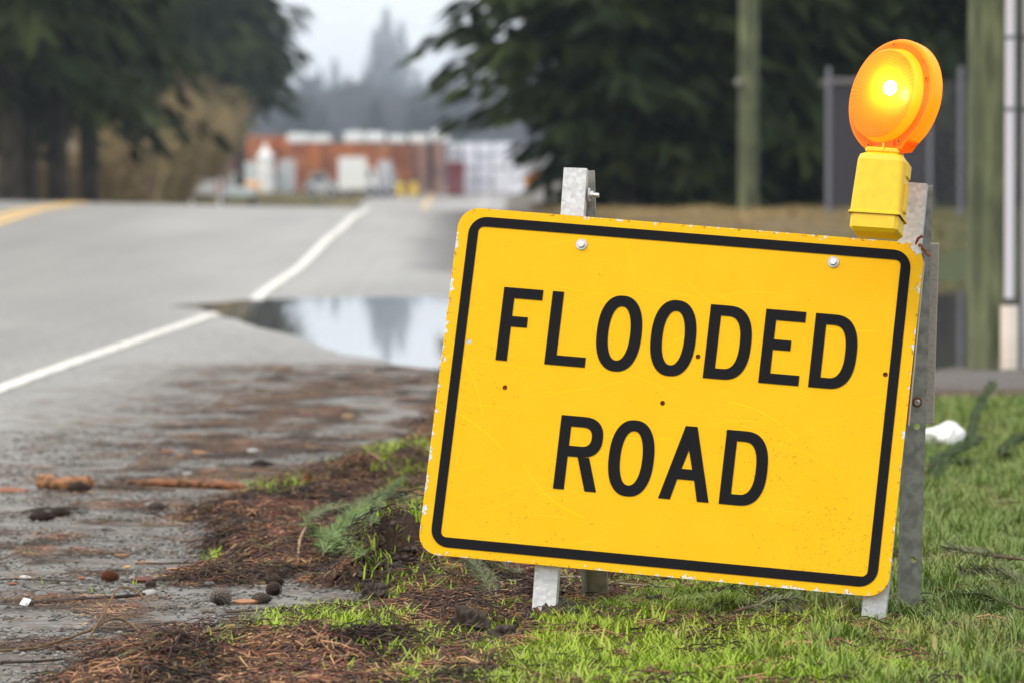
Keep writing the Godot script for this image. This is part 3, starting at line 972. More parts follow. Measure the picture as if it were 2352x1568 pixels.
	for s: float in [-0.46, 0.42]:
		b = MB.new()
		b.box(Transform3D(Basis(), Vector3(s * bw, 0.45, 0.05)), Vector3(0.10, 0.92, 0.06), 0.01)
		b.box(Transform3D(Basis(), Vector3(s * bw, 0.03, 0.05)), Vector3(0.12, 0.06, 0.6), 0.01)
		part("leg", b.mesh(), white, o)
	o = thing("utility_trailer", "low pale trailer standing beside the striped barrier", "trailer", Transform3D(Basis(), Vector3(yard_x(370, 150), yard_y(796, 150), -150)))
	b = MB.new()
	b.box(Transform3D(Basis(), Vector3(0, 0.45, 0)), Vector3(1.15, 0.30, 2.2), 0.03)
	part("bed", b.mesh(), pale, o)
	for s: float in [-0.5, 0.5]:
		b = MB.new()
		b.lathe([Vector2(0.001, -0.08), Vector2(0.28, -0.08), Vector2(0.30, 0), Vector2(0.28, 0.08), Vector2(0.001, 0.08)], 16, Transform3D(Basis(Vector3.UP, PI / 2), Vector3(s, 0.3, 0)))
		part("wheel", b.mesh(), mat(srgb(0.03, 0.03, 0.03), 0.8), o)

func wheels(o: Node3D, xs: Array, z: float, r: float) -> void:
	for x: float in xs:
		for s: float in [-1.0, 1.0]:
			var b := MB.new()
			b.lathe([Vector2(0.001, -0.1), Vector2(r * 0.92, -0.1), Vector2(r, -0.05), Vector2(r, 0.05), Vector2(r * 0.92, 0.1), Vector2(0.001, 0.1)], 18, Transform3D(Basis(), Vector3(x, r, z * s)))
			var w := part("wheel", b.mesh(), mat(srgb(0.03, 0.03, 0.03), 0.8), o)
			b = MB.new()
			b.lathe([Vector2(0.001, 0.11), Vector2(r * 0.5, 0.11), Vector2(r * 0.55, 0.1)], 14, Transform3D(Basis(), Vector3(x, r, z * s)))
			part("rim", b.mesh(), mat(srgb(0.4, 0.4, 0.42), 0.4, 0.6), w)

func truck(label: String, zx0: float, zx1: float, zy0: float, _zy1: float, d: float, m: Material, facing: float) -> void:
	var x0 := yard_x(zx0, d)
	var x1 := yard_x(zx1, d)
	var l := x1 - x0
	var y0 := height((x0 + x1) * 0.5, d)
	var h := yard_y(zy0, d) - y0
	var o := thing("box_truck", label, "truck", Transform3D(Basis(), Vector3((x0 + x1) * 0.5, y0, -d)))
	var b := MB.new()
	b.box(Transform3D(Basis(), Vector3(-facing * l * 0.14, h * 0.58, 0)), Vector3(l * 0.72, h * 0.82, 2.0), 0.04)
	part("cargo_box", b.mesh(), m, o)
	b = MB.new()
	var c := l * 0.27
	b.extrude(PackedVector2Array([Vector2(0, h * 0.17), Vector2(c, h * 0.17), Vector2(c, h * 0.45), Vector2(c * 0.7, h * 0.72), Vector2(0, h * 0.74)]), -0.9, 0.9, Transform3D(Basis() if facing > 0 else Basis(Vector3.UP, PI), Vector3(facing * l * 0.225, 0, 0)))
	var cab := part("cab", b.mesh(), m, o)
	b = MB.new()
	b.box(Transform3D(Basis(), Vector3(facing * (l * 0.225 + c * 0.35), h * 0.56, 0.905)), Vector3(c * 0.5, h * 0.18, 0.01))
	part("window", b.mesh(), mat(srgb(0.02, 0.025, 0.03), 0.1), cab)
	b = MB.new()
	b.box(Transform3D(Basis(), Vector3(0, h * 0.15, 0)), Vector3(l * 0.96, h * 0.06, 1.2), 0.02)
	part("chassis", b.mesh(), mat(srgb(0.04, 0.04, 0.04), 0.8), o)
	wheels(o, [-l * 0.3, l * 0.3], 0.85, h * 0.16)

func car(label: String, zx0: float, zx1: float, zy0: float, _zy1: float, d: float) -> void:
	var x0 := yard_x(zx0, d)
	var x1 := yard_x(zx1, d)
	var l := x1 - x0
	var y0 := height((x0 + x1) * 0.5, d)
	var h := yard_y(zy0, d) - y0
	var o := thing("parked_car", label, "car", Transform3D(Basis(), Vector3((x0 + x1) * 0.5, y0, -d)))
	var b := MB.new()
	b.extrude(PackedVector2Array([Vector2(-0.5 * l, 0.2 * h), Vector2(0.5 * l, 0.2 * h), Vector2(0.5 * l, 0.5 * h), Vector2(0.46 * l, 0.58 * h), Vector2(0.28 * l, 0.62 * h), Vector2(-0.45 * l, 0.62 * h), Vector2(-0.5 * l, 0.5 * h)]), -0.8, 0.8)
	part("body", b.mesh(), mat(srgb(0.52, 0.54, 0.56), 0.25, 0.3), o)
	b = MB.new()
	b.extrude(PackedVector2Array([Vector2(-0.42 * l, 0.62 * h), Vector2(0.26 * l, 0.62 * h), Vector2(0.12 * l, 0.97 * h), Vector2(-0.26 * l, 0.99 * h)]), -0.68, 0.68)
	var top := part("cabin", b.mesh(), mat(srgb(0.52, 0.54, 0.56), 0.25, 0.3), o)
	b = MB.new()
	b.extrude(PackedVector2Array([Vector2(-0.36 * l, 0.66 * h), Vector2(0.2 * l, 0.66 * h), Vector2(0.09 * l, 0.92 * h), Vector2(-0.23 * l, 0.92 * h)]), 0.684, 0.69)
	part("window", b.mesh(), mat(srgb(0.02, 0.025, 0.03), 0.1), top)
	wheels(o, [-l * 0.31, l * 0.31], 0.74, h * 0.22)

# ---------------------------------------------------------------- poles, fence, shed and mailbox on the right
func build_right_side() -> void:
	var b := MB.new()
	# thin pole before the conifers
	var d := 60.0
	var x := (1719.0 - 1176.0) * d / F
	var o := thing("utility_pole", "thin grey green utility pole standing before the dark conifers", "pole", Transform3D(Basis(), Vector3(x, height(x, d), -d)))
	b.tube([Vector3(0, -0.3, 0), Vector3(0, 3, 0), Vector3(0.03, 9, 0)], [0.135, 0.125, 0.10], 16)
	part("shaft", b.mesh(), M.pole, o)
	b = MB.new()
	b.lathe([Vector2(0.001, 0.1), Vector2(0.03, 0.1), Vector2(0.045, 0.06), Vector2(0.03, 0)], 10, Transform3D(Basis(Vector3.UP, -0.9), Vector3(-0.09, 1.65, 0.1)))
	part("insulator", b.mesh(), mat(srgb(0.25, 0.25, 0.2), 0.4), o)
	# mossy pole in the flood water
	d = 22.9
	x = (2281.0 - 1176.0) * d / F
	o = thing("mossy_pole", "thick mossy green utility pole with pale conduits standing in flood water", "pole", Transform3D(Basis(), Vector3(x, -0.15, -d)))
	b = MB.new()
	b.tube([Vector3(0, -0.5, 0), Vector3(0, 3, 0), Vector3(0.0, 9, 0)], [0.128, 0.122, 0.105], 24)
	part("shaft", b.mesh(), M.pole, o)
	for q in [[0.068, 0.135, 0.024], [0.158, 0.06, 0.026]]:
		b = MB.new()
		b.tube([Vector3(q[0], 0.33 if q[0] < 0.1 else 0.1, q[1]), Vector3(q[0], 4, q[1])], [q[2], q[2]], 12)
		var c := part("conduit", b.mesh(), M.conduit, o)
		for y in [1.25, 1.6, 2.05]:
			b = MB.new()
			b.tube([Vector3(q[0], y, q[1]), Vector3(q[0], y + 0.02, q[1])], [q[2] * 1.12, q[2] * 1.12], 12)
			part("strap", b.mesh(), M.fence, c)
	b = MB.new()
	b.tube([Vector3(0.068, 0.0, 0.140), Vector3(0.068, 0.30, 0.140)], [0.044, 0.044], 14)
	part("conduit_guard", b.mesh(), mat(srgb(0.72, 0.64, 0.56), 0.6), o)
	b = MB.new()
	b.tube([Vector3(0.068, 0.30, 0.140), Vector3(0.068, 0.335, 0.138)], [0.032, 0.029], 14)
	part("collar", b.mesh(), mat(srgb(0.05, 0.05, 0.05), 0.6), o)
	# fence: posts and wire
	d = 54.0
	var px := []
	for q in [1903, 2136, 2207, 2440]:
		px.append((q - 1176.0) * d / F)
	o = thing("chain_link_fence", "grey chain link fence on round posts before the grey shed", "fence", Transform3D(Basis(), Vector3(0, height(5.0, d) - 0.05, -d)))
	for q: float in px:
		b = MB.new()
		b.tube([Vector3(q, -0.2, 0), Vector3(q, 1.72, 0)], [0.028, 0.028], 10)
		b.lathe([Vector2(0.03, 0), Vector2(0.03, 0.04), Vector2(0.001, 0.055)], 10, Transform3D(Basis(Vector3.RIGHT, -PI / 2), Vector3(q, 1.72, 0)))
		part("post", b.mesh(), M.fence, o)
	for k in 3:
		b = MB.new()
		var w: float = px[k + 1] - px[k]
		var n := int((w + 1.6) / 0.07)
		for j in n:
			for s in 2:
				var u0 := j * 0.07 - 1.6
				var a0 := maxf(u0, 0.0)
				var a1 := minf(u0 + 1.6, w)
				if a1 <= a0:
					continue
				var y0 := a0 - u0
				var y1 := a1 - u0
				if s == 1:
					y0 = 1.6 - y0; y1 = 1.6 - y1
				b.tube([Vector3(px[k] + a0, 0.03 + y0, 0.006 * s), Vector3(px[k] + a1, 0.03 + y1, 0.006 * s)], [0.0028, 0.0028], 3, false)
		part("wire_mesh", b.mesh(), M.fence, o)
	# shed
	d = 58.0
	var x0 := (1908.0 - 1176.0) * d / F
	var x1 := (2126.0 - 1176.0) * d / F
	var w2 := x1 - x0
	o = thing("shed", "small grey shed with a flat roof behind the chain link fence", "shed", Transform3D(Basis(), Vector3((x0 + x1) * 0.5, height(x0, d) - 0.05, -d - 0.6)))
	for q in 6:
		b = MB.new()
		b.box(Transform3D(Basis(), Vector3((q - 2.5) * w2 / 6.0, 0.82, 0.6)), Vector3(w2 / 6.0 - 0.006, 1.64, 0.03), 0.008)
		part("wall_panel", b.mesh(), M.shed, o)
	b = MB.new()
	b.box(Transform3D(Basis(), Vector3(0, 0.81, 0)), Vector3(w2 - 0.02, 1.62, 1.16))
	part("body", b.mesh(), M.shed, o)
	b = MB.new()
	b.box(Transform3D(Basis(), Vector3(0, 1.69, 0.02)), Vector3(w2 + 0.1, 0.08, 1.36), 0.015)
	part("roof", b.mesh(), mat(srgb(0.12, 0.11, 0.11), 0.9), o)
	# mailbox
	d = 108.0
	x = (1242.0 - 1176.0) * d / F
	var y0 := height(x, d)
	o = thing("mailbox", "grey mailbox on wooden posts at the roadside under conifer branches", "mailbox", Transform3D(Basis(), Vector3(x, y0, -d)))
	var mh := at_depth(1242, 470, d).y - y0
	b = MB.new()
	for s: float in [-0.11, 0.13]:
		b.box(Transform3D(Basis(), Vector3(s, (mh - 0.2) * 0.5, 0)), Vector3(0.10, mh + 0.2, 0.10), 0.008)
	part("post", b.mesh(), mat(srgb(0.12, 0.09, 0.06), 0.9), o)
	b = MB.new()
	b.box(Transform3D(Basis(), Vector3(0, mh + 0.02, 0)), Vector3(0.5, 0.05, 0.5), 0.01)
	b.box(Transform3D(Basis(), Vector3(0.2, mh + 0.28, 0)), Vector3(0.12, 0.72, 0.1), 0.01)
	part("shelf", b.mesh(), mat(srgb(0.07, 0.055, 0.05), 0.9), o)
	b = MB.new()
	var arch := PackedVector2Array()
	for q in 13:
		arch.append(Vector2(cos(PI * q / 12.0) * 0.13, 0.14 + sin(PI * q / 12.0) * 0.12))
	arch.append(Vector2(-0.13, 0)); arch.append(Vector2(0.13, 0))
	b.extrude(arch, -0.24, 0.24, Transform3D(Basis(), Vector3(-0.07, mh + 0.05, 0)))
	part("box", b.mesh(), mat(srgb(0.36, 0.35, 0.36), 0.5), o)
	o = thing("newspaper_tube", "round orange newspaper tube set above the grey mailbox", "newspaper tube", Transform3D(Basis(), Vector3(x - 0.16, y0 + mh + 0.33, -d)))
	b = MB.new()
	b.lathe([Vector2(0.001, -0.22), Vector2(0.20, -0.22), Vector2(0.22, 0.0), Vector2(0.20, 0.2), Vector2(0.15, 0.22), Vector2(0.14, -0.15), Vector2(0.001, -0.16)], 20, Transform3D(Basis(), Vector3(0, 0.2, 0)))
	part("tube", b.mesh(), mat(srgb(0.75, 0.30, 0.02), 0.5), o)
	b = MB.new()
	b.box(Transform3D(Basis(), Vector3(0, -0.04, 0)), Vector3(0.2, 0.09, 0.3), 0.01)
	part("bracket", b.mesh(), mat(srgb(0.07, 0.055, 0.05), 0.9), o)

# ---------------------------------------------------------------- the flooded road sign
var sign_x := Transform3D(Basis(Vector3(0.97593, -0.07672, 0.20415), Vector3(0.11966, 0.97097, -0.20713), Vector3(-0.18233, 0.22658, 0.95677)), Vector3(0.26582, 0.38115, -7.81599))

func on_sign(x: float, y: float, z := 0.0) -> Vector3:   # sign's own coordinates of a pixel, on a plane z before the panel
	var o := sign_x.affine_inverse() * Vector3(0, EYE, 0)
	var e := sign_x.basis.inverse() * view_dir(x, y)
	return o + e * ((z - o.z) / e.z)

func round_rect(hx: float, hy: float, r: float) -> PackedVector2Array:
	var p := PackedVector2Array()
	for q in 4:
		var c := Vector2((hx - r) * (1 if q == 0 or q == 3 else -1), (hy - r) * (1 if q < 2 else -1))
		for k in 9:
			var a := PI / 2 * (q + k / 8.0)
			p.append(c + Vector2(cos(a), sin(a)) * r)
	return p

func oval(c: Vector2, rx: float, ry: float, e: float, from := 0.0, to := TAU, n := 48) -> PackedVector2Array:
	var p := PackedVector2Array()
	for k in (n if to - from > 6.0 else n + 1):
		var a := from + (to - from) * k / n
		p.append(c + Vector2(signf(cos(a)) * pow(absf(cos(a)), 2.0 / e) * rx, signf(sin(a)) * pow(absf(sin(a)), 2.0 / e) * ry))
	return p

func letter(ch: String, at: Vector2, parent: Node) -> void:   # capital 126 mm tall, foot of its stem at the given millimetres
	var b := MB.new()
	var x := Transform3D(Basis().scaled(Vector3(0.001, 0.001, 0.001)), Vector3(at.x * 0.001, at.y * 0.001, 0))
	var z0 := 0.1
	var z1 := 0.9
	var v := func(a: Array) -> PackedVector2Array:
		var p := PackedVector2Array()
		for k in range(0, a.size(), 2):
			p.append(Vector2(a[k], a[k + 1]))
		return p
	match ch:
		"F":
			b.extrude(v.call([0, 0, 19.5, 0, 19.5, 59, 47, 59, 47, 77, 19.5, 77, 19.5, 108, 68, 108, 68, 126, 0, 126]), z0, z1, x)
		"L":
			b.extrude(v.call([0, 0, 70, 0, 70, 17, 19.5, 17, 19.5, 126, 0, 126]), z0, z1, x)
		"E":
			b.extrude(v.call([0, 0, 68, 0, 68, 17.5, 18.5, 17.5, 18.5, 58, 48, 58, 48, 75.5, 18.5, 75.5, 18.5, 108, 68, 108, 68, 126, 0, 126]), z0, z1, x)
		"O":
			b.ring(oval(Vector2(38.5, 63), 38.5, 65.0, 2.35), oval(Vector2(38.5, 63), 18.8, 46.5, 2.2), z0, z1, x)
		"D":
			var o := oval(Vector2(32, 63), 43.5, 63, 2.5, -PI / 2, PI / 2, 24)
			o.append(Vector2(0, 126)); o.append(Vector2(0, 0))
			var i := oval(Vector2(32, 63), 24, 45, 2.5, -PI / 2, PI / 2, 24)
			i.append(Vector2(19, 108)); i.append(Vector2(19, 18))
			b.ring(o, i, z0, z1, x)
		"R":
			b.extrude(v.call([0, 0, 18.5, 0, 18.5, 126, 0, 126]), z0, z1, x)
			var o2 := PackedVector2Array([Vector2(18.5, 57)])
			o2.append_array(oval(Vector2(40, 91.5), 35, 34.5, 2.4, -PI / 2, PI / 2, 20))
			o2.append(Vector2(18.5, 126)); o2.append(Vector2(18.5, 108))
			var i2 := oval(Vector2(40, 91.5), 16, 16.5, 2.4, -PI / 2, PI / 2, 20)
			i2.reverse()
			o2.append_array(i2)
			o2.append(Vector2(18.5, 75))
			b.extrude(o2, z0, z1, x)
			b.extrude(v.call([54, 0, 74, 0, 55.5, 57, 35.5, 57]), z0, z1, x)
		"A":
			b.extrude(v.call([0, 0, 20, 0, 28.5, 35, 43, 35, 43, 53, 34, 53, 43, 86, 43, 126, 33, 126]), z0, z1, x)
			b.extrude(v.call([86, 0, 66, 0, 57.5, 35, 43, 35, 43, 53, 52, 53, 43, 86, 43, 126, 53, 126]), z0, z1, x)
	part("letter", b.mesh(), M.sign_black, parent, Transform3D(Basis(), Vector3(0, 0, 0.0004)))

func sign_texture() -> ImageTexture:   # print side: honeycomb sheeting, scratches, chipped rim, mud specks
	var w := 1200
	var h := 900
	var im := Image.create(w, h, false, Image.FORMAT_RGB8)
	var base := srgb(0.80, 0.43, 0.005)
	var line := srgb(0.84, 0.54, 0.035)
	var bare := srgb(0.66, 0.68, 0.69)
	var brown := srgb(0.16, 0.08, 0.03)
	var r := RandomNumberGenerator.new()
	r.seed = 77
	var px := 0.8 / w
	var cell := 0.0042
	for y in h:
		for x in w:
			var u := x * px
			var q := y * px
			# distance to the nearest hexagon centre and to the next nearest
			var row := roundf(q / (cell * 0.866))
			var best := 9.0
			var next := 9.0
			for dr in [-1.0, 0.0, 1.0]:
				var yy: float = (row + dr) * cell * 0.866
				var sh := cell * 0.5 if int(row + dr) % 2 != 0 else 0.0
				var xx := roundf((u - sh) / cell) * cell + sh
				var e := Vector2(u - xx, q - yy).length()
				if e < best:
					next = best; best = e
				elif e < next:
					next = e
			var k := 1.0 - clampf((next - best) / (cell * 0.22), 0.0, 1.0)
			var mo := 0.5 + 0.5 * noise.get_noise_2d(x * 0.35, y * 0.35)
			im.set_pixel(x, y, base.lerp(line, clampf(1.0 * k + 0.35 * mo - 0.15 + 0.1 * (r.randf() - 0.5), 0.0, 1.0)))
	# scratches
	for s in 60:
		var p := Vector2(r.randf() * w, r.randf() * h)
		var a := r.randf_range(-0.6, 0.35) if s % 3 else r.randf() * PI
		var l := r.randf_range(20, 230)
		var bend := r.randf_range(-0.004, 0.004)
		var wide := 2 if s % 9 == 0 else 1
		for t in int(l):
			p += Vector2(cos(a), sin(a))
			a += bend
			for o in wide:
				var xx := int(p.x)
				var yy := int(p.y) + o
				if xx >= 0 and yy >= 0 and xx < w and yy < h:
					im.set_pixel(xx, yy, im.get_pixel(xx, yy).lerp(srgb(0.88, 0.66, 0.01), 0.7))
	# mud specks, in drifts
	for s in 900:
		var c: Vector2 = [Vector2(0.72, 0.63), Vector2(0.84, 0.82), Vector2(0.2, 0.9), Vector2(0.5, 0.5), Vector2(0.9, 0.9), Vector2(0.06, 0.5)][s % 6]
		var p2 := Vector2(c.x * w + r.randfn(0, 90), c.y * h + r.randfn(0, 60))
		if s % 6 == 3:
			p2 = Vector2(r.randf() * w, r.randf() * h)
		var l2 := r.randi_range(1, 3) if r.randf() < 0.85 else r.randi_range(4, 9)
		var a2 := r.randf() * PI
		for t in l2:
			var xx := int(p2.x + cos(a2) * t)
			var yy := int(p2.y + sin(a2) * t)
			if xx >= 0 and yy >= 0 and xx < w and yy < h:
				im.set_pixel(xx, yy, im.get_pixel(xx, yy).lerp(brown, 0.8))
	# dried mud runs
	for s in 26:
		var p3 := Vector2(r.randf() * w, h * r.randf_range(0.05, 0.8))
		var l3 := r.randi_range(20, 120)
		for t in l3:
			var xx := int(p3.x + 3.0 * fine.get_noise_1d(t * 3.0 + s * 50.0))
			var yy := int(p3.y) + t
			if xx >= 0 and xx < w and yy < h:
				im.set_pixel(xx, yy, im.get_pixel(xx, yy).lerp(srgb(0.42, 0.25, 0.03), 0.16 + 0.1 * r.randf()))
	# chipped rim: bare metal bites of uneven depth; most on the side rim and the foot
	var rc := 0.036 / px
	for y in h:
		for x in w:
			if x > 16 and x < w - 17 and y > 14 and y < h - 15 and not ((x < 60 or x > w - 60) and (y < 60 or y > h - 60)):
				continue
			var cx := clampf(x, rc, w - rc)
			var cy := clampf(y, rc, h - rc)
			var e := minf(minf(x, w - x), minf(y, h - y)) as float
			if cx != x and cy != y:
				e = rc - Vector2(x - cx, y - cy).length()
			var amt := 0.35
			if x < 40:
				amt = 0.75
			if y > h - 40:
				amt = 0.6 if x < w * 0.45 else 0.8
			if x > w - 60 and y < 180:
				amt = 1.1
			var deep := (fine.get_noise_2d(x * 0.55, y * 0.55) + 0.35 * fine.get_noise_2d(x * 2.0, y * 2.0) - 0.42 + amt * 0.45) * 26.0
			if e < deep:
				im.set_pixel(x, y, bare if r.randf() < 0.9 else srgb(0.3, 0.3, 0.3))
			elif e < deep + 1.5 and deep > 0.0:
				im.set_pixel(x, y, im.get_pixel(x, y).lerp(brown, 0.45))
			elif e < 6.0 and fine.get_noise_2d(x * 0.9 + 300.0, y * 0.9) > 0.38:
				im.set_pixel(x, y, im.get_pixel(x, y).lerp(brown, 0.5))
	return ImageTexture.create_from_image(im)

func post(called: String, top: Vector3, foot: Vector3, across: Vector3, wide: float, deep: float, m: Material, parent: Node3D, holes: Array, flange_front := false) -> Transform3D:
	var up := (top - foot).normalized()
	var ax := (across - up * across.dot(up)).normalized()
	var x := Transform3D(Basis(ax, up, ax.cross(up)), (top + foot) * 0.5)
	var l := top.distance_to(foot)
	var c := CSGCombiner3D.new()
	c.name = called
	parent.add_child(c, true)
	c.transform = parent.transform.affine_inverse() * x
	var sg := 1.0 if flange_front else -1.0
	for q in [[Vector3(wide, l, 0.003), Vector3.ZERO], [Vector3(0.003, l, deep), Vector3(-wide * 0.5 + 0.0015, 0, sg * (deep * 0.5 - 0.0014))], [Vector3(0.003, l, deep), Vector3(wide * 0.5 - 0.0015, 0, sg * (deep * 0.5 - 0.0014))]]:
		if flange_front and q[1].x > 0.0:
			continue
		var s := CSGBox3D.new()
		s.name = "plate"
		s.size = q[0]
		s.position = q[1]
		s.material = m
		c.add_child(s, true)
	for q: float in holes:
		var s := CSGCylinder3D.new()
		s.name = "hole"
		s.operation = CSGShape3D.OPERATION_SUBTRACTION
		s.radius = 0.0055
		s.height = 0.02
		s.sides = 16
		s.rotation.x = PI / 2
		s.position = Vector3(wide * 0.12, q, 0)
		s.material = m
		c.add_child(s, true)
	return x

func hex_bolt(parent: Node, x: Transform3D, r: float, washer: Material, shank := 0.0) -> void:
	var b := MB.new()
	b.lathe([Vector2(0.001, r * 0.25), Vector2(r * 1.5, r * 0.25), Vector2(r * 1.6, r * 0.1), Vector2(r * 1.6, 0)], 20, x)
	var w := part("washer", b.mesh(), washer, parent)
	b = MB.new()
	b.lathe([Vector2(0.0005, r * 1.0), Vector2(r * 0.85, r * 1.0), Vector2(r, r * 0.85), Vector2(r, r * 0.25)], 6, x)
	part("bolt_head", b.mesh(), M.bolt, w)
	if shank > 0.0:
		b = MB.new()
		b.lathe([Vector2(0.0005, r + shank), Vector2(r * 0.5, r + shank), Vector2(r * 0.55, r + shank * 0.8), Vector2(r * 0.5, r + shank * 0.6), Vector2(r * 0.55, r + shank * 0.4), Vector2(r * 0.55, r)], 12, x)
		part("thread", b.mesh(), M.bolt, w)

func build_sign() -> void:
	M.sign_black = mat(srgb(0.011, 0.011, 0.013), 0.5)
	M.sign_black.metallic_specular = 0.14
	var face := mat(Color.WHITE, 0.45)
	face.metallic_specular = 0.2
	face.albedo_texture = sign_texture()
	face.uv1_triplanar = true
	face.uv1_triplanar_sharpness = 8.0
	face.uv1_scale = Vector3(1.0 / 0.8, 1.0 / 0.6, 1.0)
	face.uv1_offset = Vector3(0.5, 0.5, 0.5)
	var fl := on_sign(1246, 1400, -0.022)
	var fr := on_sign(2000, 1446, -0.022)
	var foot := sign_x * ((fl + fr) * 0.5)
	var o := thing("road_sign", "yellow folding road sign reading FLOODED ROAD on galvanised legs in the grass", "sign", Transform3D(Basis(), Vector3(foot.x, 0.02, foot.z)))
	var inv := o.transform.affine_inverse()
	var holder := Node3D.new()
	holder.name = "sign_panel"
	o.add_child(holder)
	holder.transform = inv * sign_x
	# panel with drilled holes
	var c := CSGCombiner3D.new()
	c.name = "plate"
	holder.add_child(c)
	var pl := CSGPolygon3D.new()
	pl.name = "sheet"
	pl.polygon = round_rect(0.4, 0.3, 0.036)
	pl.depth = 0.003
	pl.material = face
	c.add_child(pl)
	for q in [[-284, -5], [-12, -8], [39, 76], [357, 73], [-356, 68]]:
		var s := CSGCylinder3D.new()
		s.name = "hole"
		s.operation = CSGShape3D.OPERATION_SUBTRACTION
		s.radius = 0.0042
		s.height = 0.03
		s.sides = 16
		s.rotation.x = PI / 2
		s.position = Vector3(q[0] * 0.001, q[1] * 0.001, 0)
		s.material = M.bolt
		c.add_child(s, true)
	var b := MB.new()
	b.ring(round_rect(0.380, 0.2855, 0.031), round_rect(0.3630, 0.2685, 0.010), 0.0005, 0.0013)
	part("border", b.mesh(), M.sign_black, holder)
	for q in [["F", -306, 41], ["L", -221.5, 41], ["O", -138, 41], ["O", -45, 41], ["D", 51, 41], ["E", 145.5, 41], ["D", 230, 41], ["R", -181, -169], ["O", -92.5, -169], ["A", -1, -169], ["D", 102, -169]]:
		letter(q[0], Vector2(q[1], q[2]), holder)
	for q in [[-182, 251], [249.5, 256]]:
		hex_bolt(holder, Transform3D(Basis(), Vector3(q[0] * 0.001, q[1] * 0.001, 0.0005)), 0.0062, M.galvanised)
	# orange plate between the panel and the legs
	b = MB.new()
	var edge := on_sign(2101, 800, -0.012)
	b.box(Transform3D(Basis(Vector3(0, 0, 1), 0.012), Vector3((edge.x - 0.30) * 0.5, 0.13, -0.012)), Vector3(edge.x + 0.30, 0.275, 0.006), 0.001)
	var op := part("orange_plate", b.mesh(), mottled(noise_image(128, 0.04, FastNoiseLite.TYPE_SIMPLEX, 40), srgb(0.50, 0.10, 0.02), srgb(0.62, 0.16, 0.03), 10.0, 0.6), o, inv * sign_x)
	op.set_meta("label", "orange plate with a pale worn rim, fixed behind the yellow panel")
	b = MB.new()
	b.box(Transform3D(Basis(Vector3(0, 0, 1), 0.012), Vector3(edge.x + 0.0022, 0.132, -0.012)), Vector3(0.003, 0.28, 0.008), 0.001)
	part("worn_rim", b.mesh(), mat(srgb(0.42, 0.36, 0.26), 0.8), op)
	# front legs, in the panel's plane
	var across := sign_x.basis.x
	var tl := sign_x * on_sign(1322, 386, -0.020)
	var tr := sign_x * on_sign(2103, 420, -0.020)
	var x1 := post("leg", tl, sign_x * fl - Vector3(0, 0.03, 0), across, 0.040, 0.022, M.galvanised, o, [])
	post("leg", tr, sign_x * fr - Vector3(0, 0.03, 0), across, 0.040, 0.022, M.galvanised, o, [])
	# rear legs
	var rl := sign_x * on_sign(1340, 392, -0.052)
	var rr := sign_x * on_sign(2117, 425, -0.052)
	var gl := G(1374, 1384, -0.03)
	var gr := G(2087, 1404, -0.03)
	var x2 := post("leg", rl, gl, Vector3(0.96, 0, 0.28), 0.040, 0.030, M.shaded_zinc, o, [-0.2], true)
	var x3 := post("leg", rr, gr, Vector3(0.99, 0, 0.12), 0.039, 0.030, M.shaded_zinc, o, [-0.26, -0.03], true)
	# pivot bolt through the top of the leg
	var bx := Transform3D(Basis(Vector3.UP, PI / 2) * Basis(Vector3(0, 0, 1), 0.0), Vector3.ZERO)
	var pv := sign_x * on_sign(1353, 447, -0.040)
	hex_bolt(o, inv * Transform3D(Basis(-across.cross(Vector3.UP).normalized(), Vector3.UP, across) , pv), 0.0075, M.galvanised, 0.010)
	var rb := (x3.affine_inverse() * at_depth(2108, 915, 7.95))
	hex_bolt(o, inv * x3 * Transform3D(Basis(), Vector3(0.004, rb.y, 0.0016)), 0.0055, M.rust)
	# grey plate on the rear legs, seen from its back
	var lean := x3.basis.y
	var q1 := (x3.affine_inverse() * at_depth(2140, 552, 7.93))
	var q0 := (x3.affine_inverse() * at_depth(2140, 952, 8.02))
	var wd := 0.62
	b = MB.new()
	b.box(Transform3D(Basis(), Vector3(0.033 - wd * 0.5, (q0.y + q1.y) * 0.5, -0.006)), Vector3(wd, q1.y - q0.y, 0.006), 0.001)
	var gp := part("rear_plate", b.mesh(), mottled(noise_image(256, 0.05, FastNoiseLite.TYPE_SIMPLEX, 41, 5), srgb(0.26, 0.21, 0.17), srgb(0.36, 0.335, 0.30), 9.0, 0.75, 0.0, 0.05, 0.4), o, inv * x3)
	gp.set_meta("label", "taupe grey plate fixed on the rear legs")
	assert(bx != null and x1 != null and x2 != null and lean != null)
	# dead brown leaf curl caught on the corner
	var leaf := thing("dry_leaf", "curled dry red brown leaf caught on the sign's top corner", "leaf", Transform3D(Basis(), sign_x * on_sign(2112, 556, 0.003)))
	b = MB.new()
	b.tube([Vector3(-0.006, -0.004, 0), Vector3(-0.002, 0.006, 0.002), Vector3(0.004, 0.010, 0.002), Vector3(0.007, 0.008, 0)], [0.0018, 0.0026, 0.003, 0.001], 6)
	part("stalk", b.mesh(), mat(srgb(0.22, 0.02, 0.012), 0.5), leaf)
	b = MB.new()
	for k in 5:
		b.blob(Transform3D(Basis(Vector3(1, 1, 0).normalized(), k * 1.3).scaled(Vector3(0.0045, 0.0032, 0.003)), Vector3(0.002 + k * 0.0036, -0.006 - k * 0.004 - 0.001 * (k % 2), 0.0)), fine, 0.9, 40.0, 5, 7)
	part("blade", b.mesh(), mat(srgb(0.20, 0.085, 0.045), 0.7), leaf)

